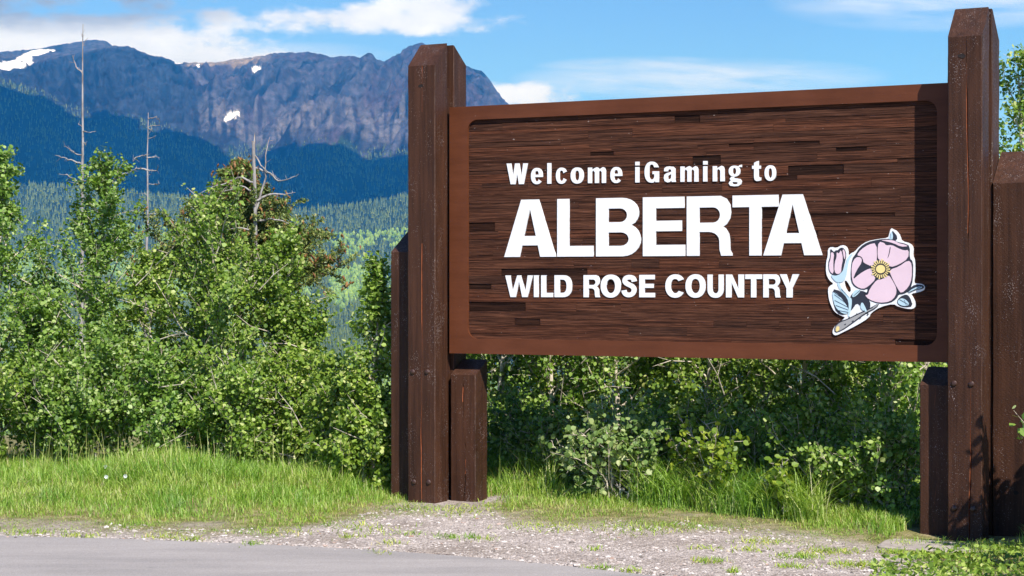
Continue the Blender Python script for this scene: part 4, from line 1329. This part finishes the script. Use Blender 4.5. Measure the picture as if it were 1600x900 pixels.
def norm(v):
    return v / (np.linalg.norm(v) + 1e-9)


def broadleaf(name, base, H, R, label, cat='tree', group=None, seed=1, leaves=4500, leaf=0.035, mat='leaf', stems=1, prof=None, low=0.10, twig_n=6, bark='bark', lean=(0, 0), r0=None, limbs=26, sparse=1.0, bare=4):
    """a small aspen or shrub: stems, limbs, twigs and leaves along the twigs"""
    r = np.random.default_rng(seed * 101 + 5)
    root = empty(name, base)
    tag(root, label, cat, group)
    T = Tubes()
    prof = prof or (lambda t: (math.sin(math.pi * min(1, (t * .80 + .20))) ** .7))
    r0 = r0 or 0.011 * H + 0.006
    LP, LN = [], []
    tw = []
    for s in range(stems):
        off = np.array([r.normal() * .12, r.normal() * .12, 0]) * (s > 0) * R * 2
        ln = np.array([lean[0] + r.normal() * .05 + off[0] * .6, lean[1] + r.normal() * .05 + off[1] * .6, 0])
        hh = H * (1 if s == 0 else r.uniform(.6, .92))
        ts = np.linspace(0, 1, 10)
        wob = np.cumsum(r.normal(size=(10, 3)) * np.array([.022, .022, 0]) * hh * .55, axis=0)
        path = off[None] + np.stack([ts * 0, ts * 0, ts * hh - 0.05], -1) + ln[None] * ts[:, None] * hh * .5 + wob
        T.add(path, r0 * (1 - ts * .88) * (1 if s == 0 else .75), 6)
        for i in range(limbs // stems + 3):
            t = low + (1 - low) * ((i + r.uniform(0, 1)) / (limbs // stems + 3))
            p = np.array([np.interp(t, ts, path[:, k]) for k in range(3)])
            az = i * 2.4 + r.uniform(-.5, .5)
            L = R * prof(t) * r.choice([.5, .75, .9, 1.0, 1.15, 1.3])
            el = math.radians(r.uniform(8, 38) + 34 * t)
            d = np.array([math.cos(az) * math.cos(el), math.sin(az) * math.cos(el), math.sin(el)])
            pts = [p]
            for k in range(4):
                d = norm(d + r.normal(size=3) * .17 + np.array([0, 0, .10]))
                pts.append(pts[-1] + d * L / 4)
            pts = np.array(pts)
            T.add(pts, np.linspace(r0 * (.50 - .28 * t), .0022, 5), 4)
            tw.append((pts[2:], 0.05))
            for k in range(twig_n):
                q = r.uniform(.22, 1.0)
                st = np.array([np.interp(q * 4, np.arange(5), pts[:, c]) for c in range(3)])
                td = norm(norm(pts[-1] - pts[0]) + r.normal(size=3) * .75 + np.array([0, 0, .2]))
                tl = R * r.uniform(.16, .42) * (0.65 + .35 * prof(t)) + .03
                tp = np.array([st, st + td * tl * .5 + r.normal(size=3) * .012, st + td * tl + np.array([0, 0, -.01])])
                T.add(tp, np.array([.0036, .0026, .0012]), 3)
                tw.append((tp, 0.035))
        tw.append((path[-3:], .04))
    wts = np.array([np.linalg.norm(p[-1] - p[0]) for p, _ in tw]) * np.exp(r.normal(size=len(tw)) * .5)
    cnt = np.maximum(1, (wts / wts.sum() * leaves * 1.8 * sparse)).astype(int)
    for (p, sp), c in zip(tw, cnt):
        q = r.uniform(0.05, 1.0, c) * (len(p) - 1)
        P = np.stack([np.interp(q, np.arange(len(p)), p[:, k]) for k in range(3)], -1) + r.normal(size=(c, 3)) * sp
        LP.append(P)
        out = P - np.array([lean[0] * H * .25, lean[1] * H * .25, H * .45])
        out = out / (np.linalg.norm(out, axis=1)[:, None] + 1e-6)
        LN.append(r.normal(size=(c, 3)) * .9 + out * .5 + np.array([0.12, -0.25, .55]))
    P = np.concatenate(LP); Nn = np.concatenate(LN)
    ok = P[:, 2] > 0.02
    P, Nn = P[ok], Nn[ok]
    S = leaf * r.uniform(.5, 1.3, len(P))
    for k in range(bare):
        z = H * r.uniform(.12, .8)
        p0 = np.array([r.normal() * R * .4, -R * r.uniform(.15, .6), z])
        d = norm(np.array([r.normal() * .8, -.35, r.uniform(.2, 1.0)]))
        L = r.uniform(.18, .5)
        p1 = p0 + d * L * .5 + r.normal(size=3) * .02; p2 = p1 + norm(d + r.normal(size=3) * .25) * L * .5
        T.add(np.array([p0, p1, p2]), np.array([.0055, .004, .0015]), 5)
        T.add(np.array([p1, p1 + norm(d + r.normal(size=3) * .6) * L * .3]), np.array([.003, .0012]), 4)
    link('trunk', T.mesh('trunk'), root, [M[bark]])
    c = link('crown', leaf_mesh('crown', P, S, Nn, seed=seed), root, [M[mat]])
    c['kind'] = 'stuff'
    return root


def place(px, Y):
    X = (px - 800) / F * Y
    return (X, Y, float(ground_z(X, Y)))


def tree_px(px, Y, top, R, label, **kw):
    b = place(px, Y)
    H = EYE + (450 - top) / F * Y - b[2]
    return broadleaf(kw.pop('name', 'aspen_tree'), b, H, R, label, **kw)


GL = 'young aspens in the thicket beside the road'
tall = lambda t: (0.42 + .58 * math.sin(math.pi * min(1, t * .62 + .18))) * (1 if t < .5 else max(.12, 1 - (t - .5) * 1.76))
tree_px(0, 18.0, 246, .72, 'bushy young aspen cut off by the left edge of the photo', group=GL, seed=1, leaves=6500, prof=tall, limbs=34)
tree_px(128, 18.2, 262, .80, 'aspen with a bare pale stem in front of the tallest dead tree', group=GL, seed=2, leaves=6800, prof=tall, limbs=34, lean=(.03, 0))
tree_px(345, 17.9, 318, .98, 'broad dense aspen in front of the spruce with cones', group=GL, seed=3, bare=12, leaves=12500, stems=3, limbs=60, low=.06)
tree_px(425, 17.8, 372, .58, 'aspen with upright shoots on the right shoulder of the broad aspen', group=GL, seed=8, leaves=5600, limbs=32, low=.06)
tree_px(578, 15.6, 408, .30, 'slim aspen close against the left side of the sign post', group=GL, seed=4, leaves=3600, prof=tall, limbs=26)
tree_px(474, 17.7, 478, .44, 'rounded aspen below the brown cone-laden spruce bough', group=GL, seed=5, leaves=5200, limbs=30, low=.05)
tree_px(236, 18.1, 400, .50, 'bushy aspen at the foot of the middle grey dead tree', group=GL, seed=6, leaves=5200, limbs=32, low=.05)
tree_px(52, 17.4, 470, .56, 'low spreading aspen below the gap at the far left', group=GL, seed=7, leaves=5200, stems=2, limbs=32, low=.05)
GS = 'leafy shrubs along the back of the grass verge'
for i, (px, Y, top, R, lb) in enumerate([
        (-40, 17.2, 560, .60, 'dense shrub at the far left end of the grass verge'),
        (90, 17.0, 585, .50, 'round shrub in the grass below the pale aspen stem'),
        (175, 17.3, 520, .52, 'upright shrub between the pale aspen stem and the middle dead tree'),
        (265, 17.0, 560, .52, 'shrub with a pale knotted stem below the broad aspen'),
        (365, 17.0, 580, .54, 'low wide shrub beneath the middle of the broad aspen'),
        (450, 17.1, 560, .50, 'dark twiggy shrub beneath the rounded aspen'),
        (520, 15.95, 575, .42, 'leafy shrub just left of the slim aspen by the post'),
        (572, 15.5, 575, .30, 'small shrub in shade against the left sign post'),
        (-150, 17.6, 420, .7, 'tall shrub standing beyond the left edge of the verge'),
        (-260, 17.4, 450, .7, 'loose shrub at the outer end of the left thicket')]):
    tree_px(px, Y, top, R, lb, name='leafy_shrub', cat='shrub', group=GS, seed=20 + i, leaves=4600, stems=3, limbs=34, low=.03, mat='leaf', twig_n=6, bare=2)

# thicket behind and below the sign board
GB = 'aspens in the thicket behind the sign'
behind = [(790, 17.3, 330, .62, 'sunlit aspen just right of the left sign leg'),
          (860, 16.8, 380, .55, 'leafy aspen behind the left end of the word line'),
          (893, 17.2, 300, .60, 'aspen with a straight pale trunk left of the low round shrub'),
          (965, 16.6, 340, .62, 'shaded aspen directly above the low round-leaved shrub'),
          (1040, 16.8, 320, .66, 'shaded aspen behind the middle of the board'),
          (1108, 16.1, 360, .58, 'dark aspen above the yellow-green shrub'),
          (1180, 16.5, 310, .64, 'aspen with pale leaning stems right of the yellow-green shrub'),
          (1255, 15.8, 350, .60, 'aspen below the last letter of the big word'),
          (1320, 15.6, 330, .60, 'aspen below the rose emblem with sun-flecked leaves'),
          (1385, 14.9, 320, .52, 'leafy aspen beside the inner right sign leg'),
          (1440, 16.4, 300, .6, 'aspen hidden behind the right main post'),
          (1530, 17.5, 300, .7, 'aspen behind the outer right timber')]
for i, (px, Y, top, R, lb) in enumerate(behind):
    tree_px(px, Y, top, R, lb, group=GB, seed=50 + i, leaves=5200, limbs=34, low=.06, mat='leaf', leaf=.037, sparse=.7)
tree_px(1608, 16.5, 96, .85, 'tall aspen rising behind the outer right timber against the sky', seed=80, leaves=8000, limbs=44, stems=2)
for i, (px, top, lb) in enumerate([(790, 470, 'back-row bush seen between the left sign leg and the first pale trunk'), (905, 480, 'back-row bush behind the straight pale trunk'),
        (1015, 485, 'back-row bush deep behind the round-leaved shrub'), (1125, 480, 'back-row bush deep behind the yellow-green shrub'),
        (1235, 475, 'back-row bush deep behind the small sprout'), (1345, 470, 'back-row bush below the rose emblem'), (1450, 470, 'back-row bush behind the inner right sign leg')]):
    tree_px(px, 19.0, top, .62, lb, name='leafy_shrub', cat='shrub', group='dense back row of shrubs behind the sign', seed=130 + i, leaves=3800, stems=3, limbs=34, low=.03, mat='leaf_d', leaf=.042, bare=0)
GU = 'undergrowth bushes at the foot of the thicket behind the sign'
for i, (px, Y, top, R, lb) in enumerate([
        (800, 16.2, 640, .42, 'small bush in tall grass right of the left sign leg'),
        (880, 15.6, 650, .42, 'dark bush behind the tall grass near the pale trunk'),
        (1010, 15.1, 640, .45, 'dark bush behind the round-leaved shrub'),
        (1090, 15.0, 630, .45, 'dark bush behind the yellow-green shrub'),
        (1180, 14.7, 650, .45, 'shaded bush in the dark hollow left of the small sprout'),
        (1270, 14.4, 640, .45, 'shaded bush in the dark hollow right of the small sprout'),
        (1350, 14.1, 650, .42, 'shaded bush in the hollow nearest the right sign leg'),
        (1410, 13.9, 660, .36, 'slim bush touching the inner right sign leg')]):
    tree_px(px, Y, top, R, lb, name='undergrowth_bush', cat='bush', group=GU, seed=90 + i, leaves=1900, stems=4, limbs=26, low=.03, mat='leaf', twig_n=5, bare=0)
tree_px(962, 14.85, 655, .50, 'low shrub with round dusty leaves in front of the thicket', name='round_leaved_shrub', cat='shrub', seed=110, leaves=1100, leaf=.044, stems=5, limbs=26, low=.05, mat='leaf_b', twig_n=5, bare=0)
tree_px(1105, 14.45, 662, .40, 'yellow-green shrub leaning over long grass below the board', name='leafy_shrub', cat='shrub', seed=111, leaves=800, leaf=.046, stems=4, limbs=22, low=.1, mat='leaf_y', twig_n=5, bare=0)
tree_px(1222, 13.95, 715, .17, 'small yellow-green sprout at the edge of the dark hollow', name='leaf_sprout', cat='plant', seed=112, leaves=170, leaf=.05, stems=3, limbs=10, low=.2, mat='leaf_y', twig_n=3, bare=0)
# roadside bush at the right edge: twigs reach into the picture, its shade falls on the timbers
broadleaf('roadside_shrub', (3.72, 11.75, -0.03), 1.95, .50, 'leafy bush at the right edge casting shade on the outer timber', 'shrub', seed=120, leaves=2300, leaf=.055, stems=3, limbs=26, low=.08)
broadleaf('roadside_shrub', (3.88, 10.25, -0.03), 1.55, .78, 'bush beside the road beyond the lower right corner', 'shrub', seed=121, leaves=2600, leaf=.055, stems=4, limbs=30, low=.08)


# dead trees -----------------------------------------------------------
def dead_tree(px, Y, top, label, seed, r0, branches, lean=0.0, fork=None, broken=False):
    r = np.random.default_rng(seed)
    b = place(px + lean, Y)
    H = EYE + (450 - top) / F * Y - b[2]
    root = empty('dead_tree', b)
    tag(root, label, 'dead tree', 'bleached dead trees above the thicket')
    n = 16
    ts = np.linspace(0, 1, n)
    path = np.stack([np.cumsum(r.normal(size=n) * .008) - lean / F * Y * ts, np.cumsum(r.normal(size=n) * .006), ts * H], -1)
    T = Tubes()
    tip = .5 if broken else .12
    T.add(path, r0 * (1 - ts * (1 - tip)) * (1 + r.normal(size=n) * .05), 8)
    if broken:
        T.add(np.array([path[-1] + np.array([.01, 0, -.02]), path[-1] + np.array([.012, 0, .05]), path[-1] + np.array([.016, 0, .09])]), np.array([r0 * .4, r0 * .22, .002]), 4)
    link('trunk', T.mesh('trunk'), root, [M['twig']])
    pp = lambda py: np.array([np.interp((EYE + (450 - py) / F * Y - b[2]) / H, ts, path[:, k]) for k in range(3)])
    for (y0, pts, rr) in branches:
        p0 = pp(y0)
        P = [p0]
        for (qx, qy) in pts:
            w = np.array([(qx - 800) / F * Y - b[0], p0[1] + r.normal() * .05, EYE + (450 - qy) / F * Y - b[2]])
            P.append(w)
        P = np.array(P)
        # refine and roughen
        tt = np.linspace(0, len(P) - 1, len(P) * 3)
        Q = np.stack([np.interp(tt, np.arange(len(P)), P[:, k]) for k in range(3)], -1) + r.normal(size=(len(tt), 3)) * .004
        T = Tubes(); T.add(Q, np.linspace(rr, .0022, len(Q)), 5)
        for k in range(2, len(Q) - 1, 2):
            d = norm(r.normal(size=3) + np.array([0, 0, .2])) * r.uniform(.03, .08)
            T.add(np.array([Q[k], Q[k] + d * .6, Q[k] + d]), np.array([.003, .0022, .001]), 3)
        link('branch', T.mesh('branch'), root, [M['twig']])
    return root


dead_tree(128, 21.0, 38, 'tallest bleached dead tree with a thin bare tip', 1, .036,
          [(114, [(120, 106), (114, 92), (113, 86)], .009), (205, [(140, 208), (148, 204)], .008), (198, [(122, 194)], .006), (258, [(112, 250), (100, 247), (89, 243)], .011),
           (243, [(118, 240), (108, 232), (103, 228)], .008), (287, [(115, 280), (105, 273), (92, 272)], .010), (262, [(142, 257), (155, 258)], .008), (283, [(150, 283), (165, 287), (176, 290)], .008),
           (222, [(135, 228), (136, 224)], .005), (75, [(134, 62)], .004), (60, [(126, 52)], .003)], lean=-3)
dead_tree(232, 20.6, 176, 'middle grey dead tree with a hooked top and drooping boughs', 2, .030,
          [(186, [(247, 184), (249, 190)], .007), (200, [(238, 204), (234, 203)], .006), (243, [(222, 242), (212, 247), (208, 253)], .010), (266, [(214, 263), (205, 267), (195, 273)], .011),
           (247, [(244, 244), (252, 247)], .007), (266, [(246, 267), (250, 258)], .008), (288, [(245, 287), (250, 288)], .005), (275, [(228, 274)], .005), (216, [(247, 213)], .005),
           (305, [(224, 302)], .006), (318, [(226, 313)], .006), (335, [(243, 334), (250, 328)], .006), (198, [(252, 196)], .004)], lean=-8)
dead_tree(400, 18.75, 220, 'broken-topped dead tree with long curved boughs above the spruce', 3, .031,
          [(285, [(375, 276), (350, 286), (330, 292), (316, 301)], .013), (305, [(380, 290), (350, 299), (345, 301)], .011), (262, [(418, 268), (432, 282), (450, 280), (467, 271)], .013),
           (315, [(420, 304), (440, 303), (461, 300)], .015), (345, [(420, 343), (445, 346), (465, 355)], .013), (330, [(414, 280), (416, 240), (420, 214)], .014), (252, [(392, 246), (388, 240)], .007),
           (360, [(375, 356), (340, 362), (302, 363)], .012), (240, [(411, 262), (424, 272), (438, 281)], .009)], broken=True)


# spruce with cones ------------------------------------------------------
def spruce():
    r = np.random.default_rng(77)
    px, Y, top = 374, 19.2, 252
    b = place(px, Y)
    H = EYE + (450 - top) / F * Y - b[2]
    root = empty('spruce_tree', b)
    tag(root, 'spruce laden with brown cones behind the broad aspen', 'tree')
    T = Tubes()
    T.add(np.array([(0, 0, 0), (0.01, 0, H * .5), (0, 0.01, H)]), np.array([.06, .035, .008]), 7)
    P, Nn, S, C, CS = [], [], [], [], []
    nb = 150
    for i in range(nb):
        q = (i + r.uniform()) / nb
        z = H * (1 - .42 * q)
        L = (.06 + .80 * (H - z)) * r.uniform(.6, 1.1)
        az = r.uniform(0, 6.28)
        if i == 120: az, L = -0.15, .98
        if i in (123, 125): az, L = 0.1 * (i - 124), .88
        d = np.array([math.cos(az), math.sin(az), r.uniform(.05, .4)])
        d = norm(d)
        pts = [np.array([0, 0, z])]
        for k in range(5):
            d = norm(d + np.array([0, 0, -.10 + .07 * k]) + r.normal(size=3) * .06)
            pts.append(pts[-1] + d * L / 5)
        pts = np.array(pts)
        T.add(pts, np.linspace(.012, .003, 6), 4)
        tws = [(pts, L)]
        for k in range(7):
            s = r.uniform(.25, 1) * 5
            p0 = np.array([np.interp(s, np.arange(6), pts[:, c]) for c in range(3)])
            td = norm(d + r.normal(size=3) * .6)
            tws.append((np.array([p0, p0 + td * L * .3]), L * .3))
        for tp, tl in tws:
            c = int(tl * (340 if i not in (120, 123, 125) else 420)) + 12
            qq = r.uniform(.1, 1, c) * (len(tp) - 1)
            pc = np.stack([np.interp(qq, np.arange(len(tp)), tp[:, k]) for k in range(3)], -1) + r.normal(size=(c, 3)) * .016
            P.append(pc); Nn.append(r.normal(size=(c, 3)) + np.array([0, -.3, .6])); S.append(r.uniform(.02, .042, c))
            nc = r.poisson(.55 if i not in (120, 123, 125) else 9)
            if nc:
                e = tp[-1] + r.normal(size=(nc, 3)) * np.array([.05, .05, .03])
                C.append(e); CS.append(r.uniform(.022, .036, nc))
    link('trunk', T.mesh('trunk'), root, [M['dbark']])
    c = link('crown', leaf_mesh('crown', np.concatenate(P), np.concatenate(S), np.concatenate(Nn), aspect=.42, seed=3), root, [M['needle']])
    c['kind'] = 'stuff'
    C = np.concatenate(C); CS = np.concatenate(CS)
    n = len(C)
    base = np.array([(0, 0, .8), (.42, 0, .1), (0, .42, .1), (-.42, 0, .1), (0, -.42, .1), (0, 0, -.9)])
    f = np.array([(0, 1, 2), (0, 2, 3), (0, 3, 4), (0, 4, 1), (5, 2, 1), (5, 3, 2), (5, 4, 3), (5, 1, 4)])
    B = base[None] * CS[:, None, None] * (1 + r.uniform(-.2, .2, (n, 6, 3)))
    tilt = r.normal(size=(n, 2)) * .5
    V = B.copy(); V[..., 0] += B[..., 2] * tilt[:, :1]; V[..., 1] += B[..., 2] * tilt[:, 1:]
    V += C[:, None]
    cc = link('cones', np_mesh('cones', V.reshape(-1, 3), [(f[None] + (np.arange(n) * 6)[:, None, None]).reshape(-1, 3)]), root, [M['cone']])
    cc['kind'] = 'stuff'


spruce()


# dead sticks by the round-leaved shrub
def bare_shoot(px, py, Y, tips, label):
    b = place(px, Y)
    T = Tubes()
    root0 = np.array([0, 0, 0.0])
    for k, (qx, qy) in enumerate(tips):
        e = np.array([(qx - 800) / F * Y - b[0], 0.03 * k, EYE + (450 - qy) / F * Y - b[2]])
        m_ = e * .55 + np.array([.012 * (-1) ** k, 0, 0])
        T.add(np.array([root0, m_, e]), np.array([.010, .008, .004]), 5)
    o = link('bare_shoot', T.mesh('bare_shoot'), None, [M['bark']])
    o.location = b
    tag(o, label, 'twig')


bare_shoot(960, 760, 15.1, [(942, 655), (962, 668), (973, 675)], 'bare forked shoot standing in the round-leaved shrub')
bare_shoot(1055, 770, 14.9, [(1022, 722), (1030, 730), (1040, 726)], 'fallen grey twig leaning left of the yellow-green shrub')


# grass ---------------------------------------------------------------
def blades(name, x, y, h, wid, bend, mat, label, seed, z=None):
    r = np.random.default_rng(seed)
    n = len(x)
    z = ground_z(x, y) if z is None else z
    a = r.uniform(0, 6.28, n)
    d = np.stack([np.cos(a), np.sin(a), np.zeros(n)], -1)
    side = np.stack([-np.sin(a + r.normal(size=n) * .5), np.cos(a), np.zeros(n)], -1)
    base = np.stack([x, y, z - 0.01], -1)
    V = []
    for k, (t, w) in enumerate(((0, 1.0), (.4, .9), (.75, .6))):
        c = base + d * (h * bend * t ** 2)[:, None] + np.array([0, 0, 1.0]) * (h * (t - .25 * bend * t ** 2))[:, None]
        V += [c - side * (wid * w)[:, None] * .5, c + side * (wid * w)[:, None] * .5]
    V.append(base + d * (h * bend)[:, None] + np.array([0, 0, 1.0]) * (h * (1 - .28 * bend))[:, None])
    V = np.stack(V, 1).reshape(-1, 3)
    i = (np.arange(n) * 7)[:, None]
    q = np.concatenate([i + np.array([[0, 1, 3, 2]]), i + np.array([[2, 3, 5, 4]])])
    t3 = i + np.array([[4, 5, 6]])
    o = link(name, np_mesh(name, V, [q, t3]), None, [M[mat]])
    tag(o, label, kind='stuff')
    return o


def build_grass():
    r = np.random.default_rng(42)
    n = 330000
    x = r.uniform(-6.2, 5.4, n); y = 11.0 + 7.2 * r.random(n)
    nb = fbm(x * 2.2, y * 2.2, 4)
    dd = y - grass_y(x) + (nb - 0.5) * 1.1
    dd = dd + (nb - .5) * .3
    dens = sstep(-.35, 1.0, dd) * (0.30 + .70 * sstep(.33, .60, fbm(x * 2.4 + 8, y * 2.4, 4) + .25 * sstep(.8, 1.8, dd)))
    dens *= 1 - 0.75 * sstep(16.8, 17.6, y)
    # bare gravel round the post feet
    lx = (x - O3[0]) * dv[0] + (y - O3[1]) * dv[1]; ly = (x - O3[0]) * wv[0] + (y - O3[1]) * wv[1]
    under = ((lx > -.02) & (lx < .62) & (ly > -.05) & (ly < .5)) | ((lx > U_R - .35) & (lx < U_R + .5) & (ly > -.30) & (ly < .5))
    keep = (r.random(n) < dens) & ~under
    x, y, dd = x[keep], y[keep], dd[keep]
    clump = fbm(x * 1.6 + 20, y * 1.6, 3)
    h = (0.022 + 0.050 * sstep(0.3, 1.1, dd) + 0.24 * sstep(1.1, 2.5, dd) * (clump * 1.6 - .25)) * r.uniform(.45, 1.35, len(x))
    h = np.where(((lx[keep] > U_R - .45) & (ly[keep] < .1)), h * .45, h)
    # taller stand right of the left leg and below the board
    h = h * np.where((x > -.25) & (x < .35) & (y > 15.0), 1.9, 1.0)
    h = np.where(x > .35, np.minimum(h, .13), h)
    dry = (r.random(len(x)) < 0.08 + .50 * (1 - sstep(.2, 1.1, dd)) * sstep(.40, .56, fbm(x * 2.5, y * 2.5 + 7, 3)))
    wid = 0.0042 + 0.012 * h
    g = ~dry
    blades('grass', x[g], y[g], h[g], wid[g], r.uniform(.1, .9, g.sum()), 'grass', 'bright green roadside grass along the thicket', 1)
    blades('dry_grass', x[dry], y[dry], h[dry] * .9, wid[dry] * .8, r.uniform(.2, 1.1, dry.sum()), 'dry', 'straw-coloured dry grass thinning out at the gravel', 2)
    # seed stalks standing above the grass
    k = 800
    sx = r.uniform(-6, 1.0, k); sy = r.uniform(15.2, 17.2, k)
    ok = (sy - grass_y(sx) > 1.3) & (fbm(sx * 1.3 + 4, sy * 1.3, 3) > .48) & ~((sx > -1.0) & (sx < -.25) & (sy < 15.7))
    sx, sy = sx[ok], sy[ok]
    blades('seed_stalks', sx, sy, r.uniform(.28, .55, len(sx)), np.full(len(sx), .0045), r.uniform(.05, .5, len(sx)), 'straw', 'thin straw-coloured seed stalks standing above the grass', 12)
    # short thin turf creeping out over the gravel
    k = 120000
    fx = r.uniform(-6, 4.6, k); fy = r.uniform(10.9, 15.6, k)
    f2 = fy - grass_y(fx) + (fbm(fx * 2.2, fy * 2.2, 4) - .5) * 1.5
    pn = fbm(fx * 3.1 + 2, fy * 3.1, 4)
    ok = (r.random(k) < sstep(-.6, .35, f2) * sstep(.36, .58, pn + .12 * sstep(-.2, .5, f2))) & (f2 < 1.1)
    flx = (fx - O3[0]) * dv[0] + (fy - O3[1]) * dv[1]; fly = (fx - O3[0]) * wv[0] + (fy - O3[1]) * wv[1]
    ok &= ~((flx > -.02) & (flx < .62) & (fly > -.05) & (fly < .5)) & ~((flx > U_R - .3) & (flx < U_R + .4) & (fly > -.25) & (fly < .5)) & (fy > road_y(fx) + .02)
    fx, fy, pn = fx[ok], fy[ok], pn[ok]
    fd = r.random(len(fx)) < .28 + .4 * (pn < .50)
    blades('short_turf', fx[~fd], fy[~fd], r.uniform(.010, .038, (~fd).sum()), np.full((~fd).sum(), .0048), r.uniform(.3, 1.4, (~fd).sum()), 'grass', 'short green turf creeping over the edge of the gravel', 14)
    blades('withered_turf', fx[fd], fy[fd], r.uniform(.010, .032, fd.sum()), np.full(fd.sum(), .0048), r.uniform(.4, 1.5, fd.sum()), 'dry', 'withered brown turf along the edge of the gravel', 15)
    # tufts on the gravel and along the asphalt edge
    tx, ty, th = [], [], []
    for px, py, w_, c in [(735, 750, 0, 0), (487, 815, 34, 160), (545, 840, 20, 60), (595, 866, 16, 90), (610, 850, 26, 60), (700, 840, 22, 90), (745, 842, 30, 110), (640, 835, 30, 70), (560, 826, 60, 200), (430, 834, 50, 160), (130, 838, 30, 130), (40, 832, 40, 200), (250, 840, 26, 90),
                          (300, 844, 20, 90), (395, 853, 18, 80), (935, 890, 26, 110), (985, 893, 16, 70), (1110, 877, 26, 130), (1145, 893, 10, 70), (1170, 858, 24, 90), (1100, 856, 26, 60), (1250, 868, 40, 220), (1340, 880, 40, 260), (1395, 857, 22, 160), (1440, 862, 26, 220), (1490, 866, 30, 260), (1410, 848, 14, 80), (1300, 858, 40, 260),
                          (780, 792, 46, 160), (720, 800, 60, 300), (640, 797, 50, 160), (930, 858, 14, 40), (1240, 885, 26, 110), (1180, 845, 40, 170), (850, 825, 60, 260), (1000, 826, 80, 360)]:
        if not c: continue
        qx = px + r.normal(size=c) * w_ * .6; qy = py + r.normal(size=c) * max(2.0, w_ * .07)
        Y = EYE * F / (qy - 450)
        tx.append((qx - 800) / F * Y); ty.append(Y); th.append(r.uniform(.015, .06, c))
    tx, ty, th = map(np.concatenate, (tx, ty, th))
    blades('weeds', tx, ty, th, np.full(len(tx), .007), r.uniform(.4, 1.4, len(tx)), 'grass', 'sparse green weeds sprouting through the gravel', 3)


build_grass()


def broad_weeds():
    """low broad-leaved ground cover in the shade at the lower right"""
    r = np.random.default_rng(8)
    n = 2600
    qx = r.uniform(1360, 1680, n); qy = r.uniform(852, 935, n)
    keep = qy > np.interp(qx, [1360, 1420, 1480, 1600, 1700], [885, 868, 862, 852, 850]) + r.normal(size=n) * 4
    qx, qy = qx[keep], qy[keep]
    Y = EYE * F / (qy - 450); X = (qx - 800) / F * Y
    z = ground_z(X, Y) + r.uniform(.005, .07, len(X))
    P = np.stack([X, Y, z], -1)
    o = link('ground_cover', leaf_mesh('ground_cover', P, r.uniform(.02, .05, len(P)), r.normal(size=P.shape) * .6 + np.array([0, -.2, .9]), aspect=.6, seed=4), None, [M['leaf']])
    tag(o, 'low broad-leaved weeds in the shade below the outer right timber', kind='stuff')
    # long arching blades below the board
    k = 2200
    qx = r.uniform(985, 1290, k); Y = np.interp(qx, [985, 1290], [14.7, 13.75]) + r.uniform(-.15, .5, k)
    X = (qx - 800) / F * Y
    blades('tall_grass', X, Y, r.uniform(.18, .52, k), r.uniform(.004, .009, k), r.uniform(.3, 1.2, k), 'grass', 'long arching grass blades among the shrubs below the board', 9)


broad_weeds()


def flower(px, py, Y, label, mat, size):
    b = place(px, Y)
    zt_ = EYE + (450 - py) / F * Y
    root = empty('wildflower', b)
    tag(root, label, 'flower')
    T = Tubes(); T.add(np.array([(0, 0, 0), (.01, 0, (zt_ - b[2]) * .6), (0, 0, zt_ - b[2])]), .0025, 4)
    link('stem', T.mesh('stem'), root, [M['leaf']])
    n = 7
    V, f = [(0, 0, zt_ - b[2])], []
    for i in range(n):
        a = i * 2 * math.pi / n
        for k, rr in ((-.3, .8), (0, 1.0), (.3, .8)):
            V.append((size * rr * math.cos(a + k), -size * .3 * rr, zt_ - b[2] + size * rr * math.sin(a + k)))
        f += [(0, 1 + 3 * i, 2 + 3 * i), (0, 2 + 3 * i, 3 + 3 * i)]
    link('blossom', np_mesh('blossom', np.array(V), [np.array(f)]), root, [M[mat]])


for px, py, Y, lb in ((165, 729, 15.6, 'upper white wildflower in the grass at left'), (166, 745, 15.2, 'white wildflower directly below the upper one in the grass'), (196, 744, 15.2, 'white wildflower right of the pair in the grass')):
    flower(px, py, Y, lb, 'flower', .017)
for px, py, Y, lb in ((1143, 687, 14.9, 'pink wild rose beside the dark twigs below the board'), (1095, 698, 14.7, 'pale pink wild rose on the yellow-green shrub'), (1388, 645, 14.9, 'pink wild rose high beside the right sign leg')):
    flower(px, py, Y, lb, 'rose_petal', .022)

# ------------------------------------------------------------------ haze over the valley
def build_haze():
    x0, x1, y0, y1, z0, z1 = -7000, 7000, -60, 10900, -180, 1330
    v = [(x, y, z) for x in (x0, x1) for y in (y0, y1) for z in (z0, z1)]
    f = [(0, 1, 3, 2), (4, 6, 7, 5), (0, 4, 5, 1), (2, 3, 7, 6), (0, 2, 6, 4), (1, 5, 7, 3)]
    me = bpy.data.meshes.new('haze'); me.from_pydata(v, [], f)
    m = bpy.data.materials.new('valley_haze'); m.use_nodes = True
    nt = m.node_tree
    nt.nodes.remove(nt.nodes['Principled BSDF'])
    pv = nt.nodes.new('ShaderNodeVolumePrincipled')
    pv.inputs['Color'].default_value = (0.03, 0.36, 1.0, 1)
    pv.inputs['Absorption Color'].default_value = (1, 1, 1, 1)
    pv.inputs['Density'].default_value = HAZE
    pv.inputs['Anisotropy'].default_value = 0.0
    nt.links.new(pv.outputs[0], nt.nodes['Material Output'].inputs['Volume'])
    o = link('haze', me, None, [m])
    tag(o, 'thin blue haze lying over the valley', kind='stuff')


HAZE = 7.8e-5
build_haze()
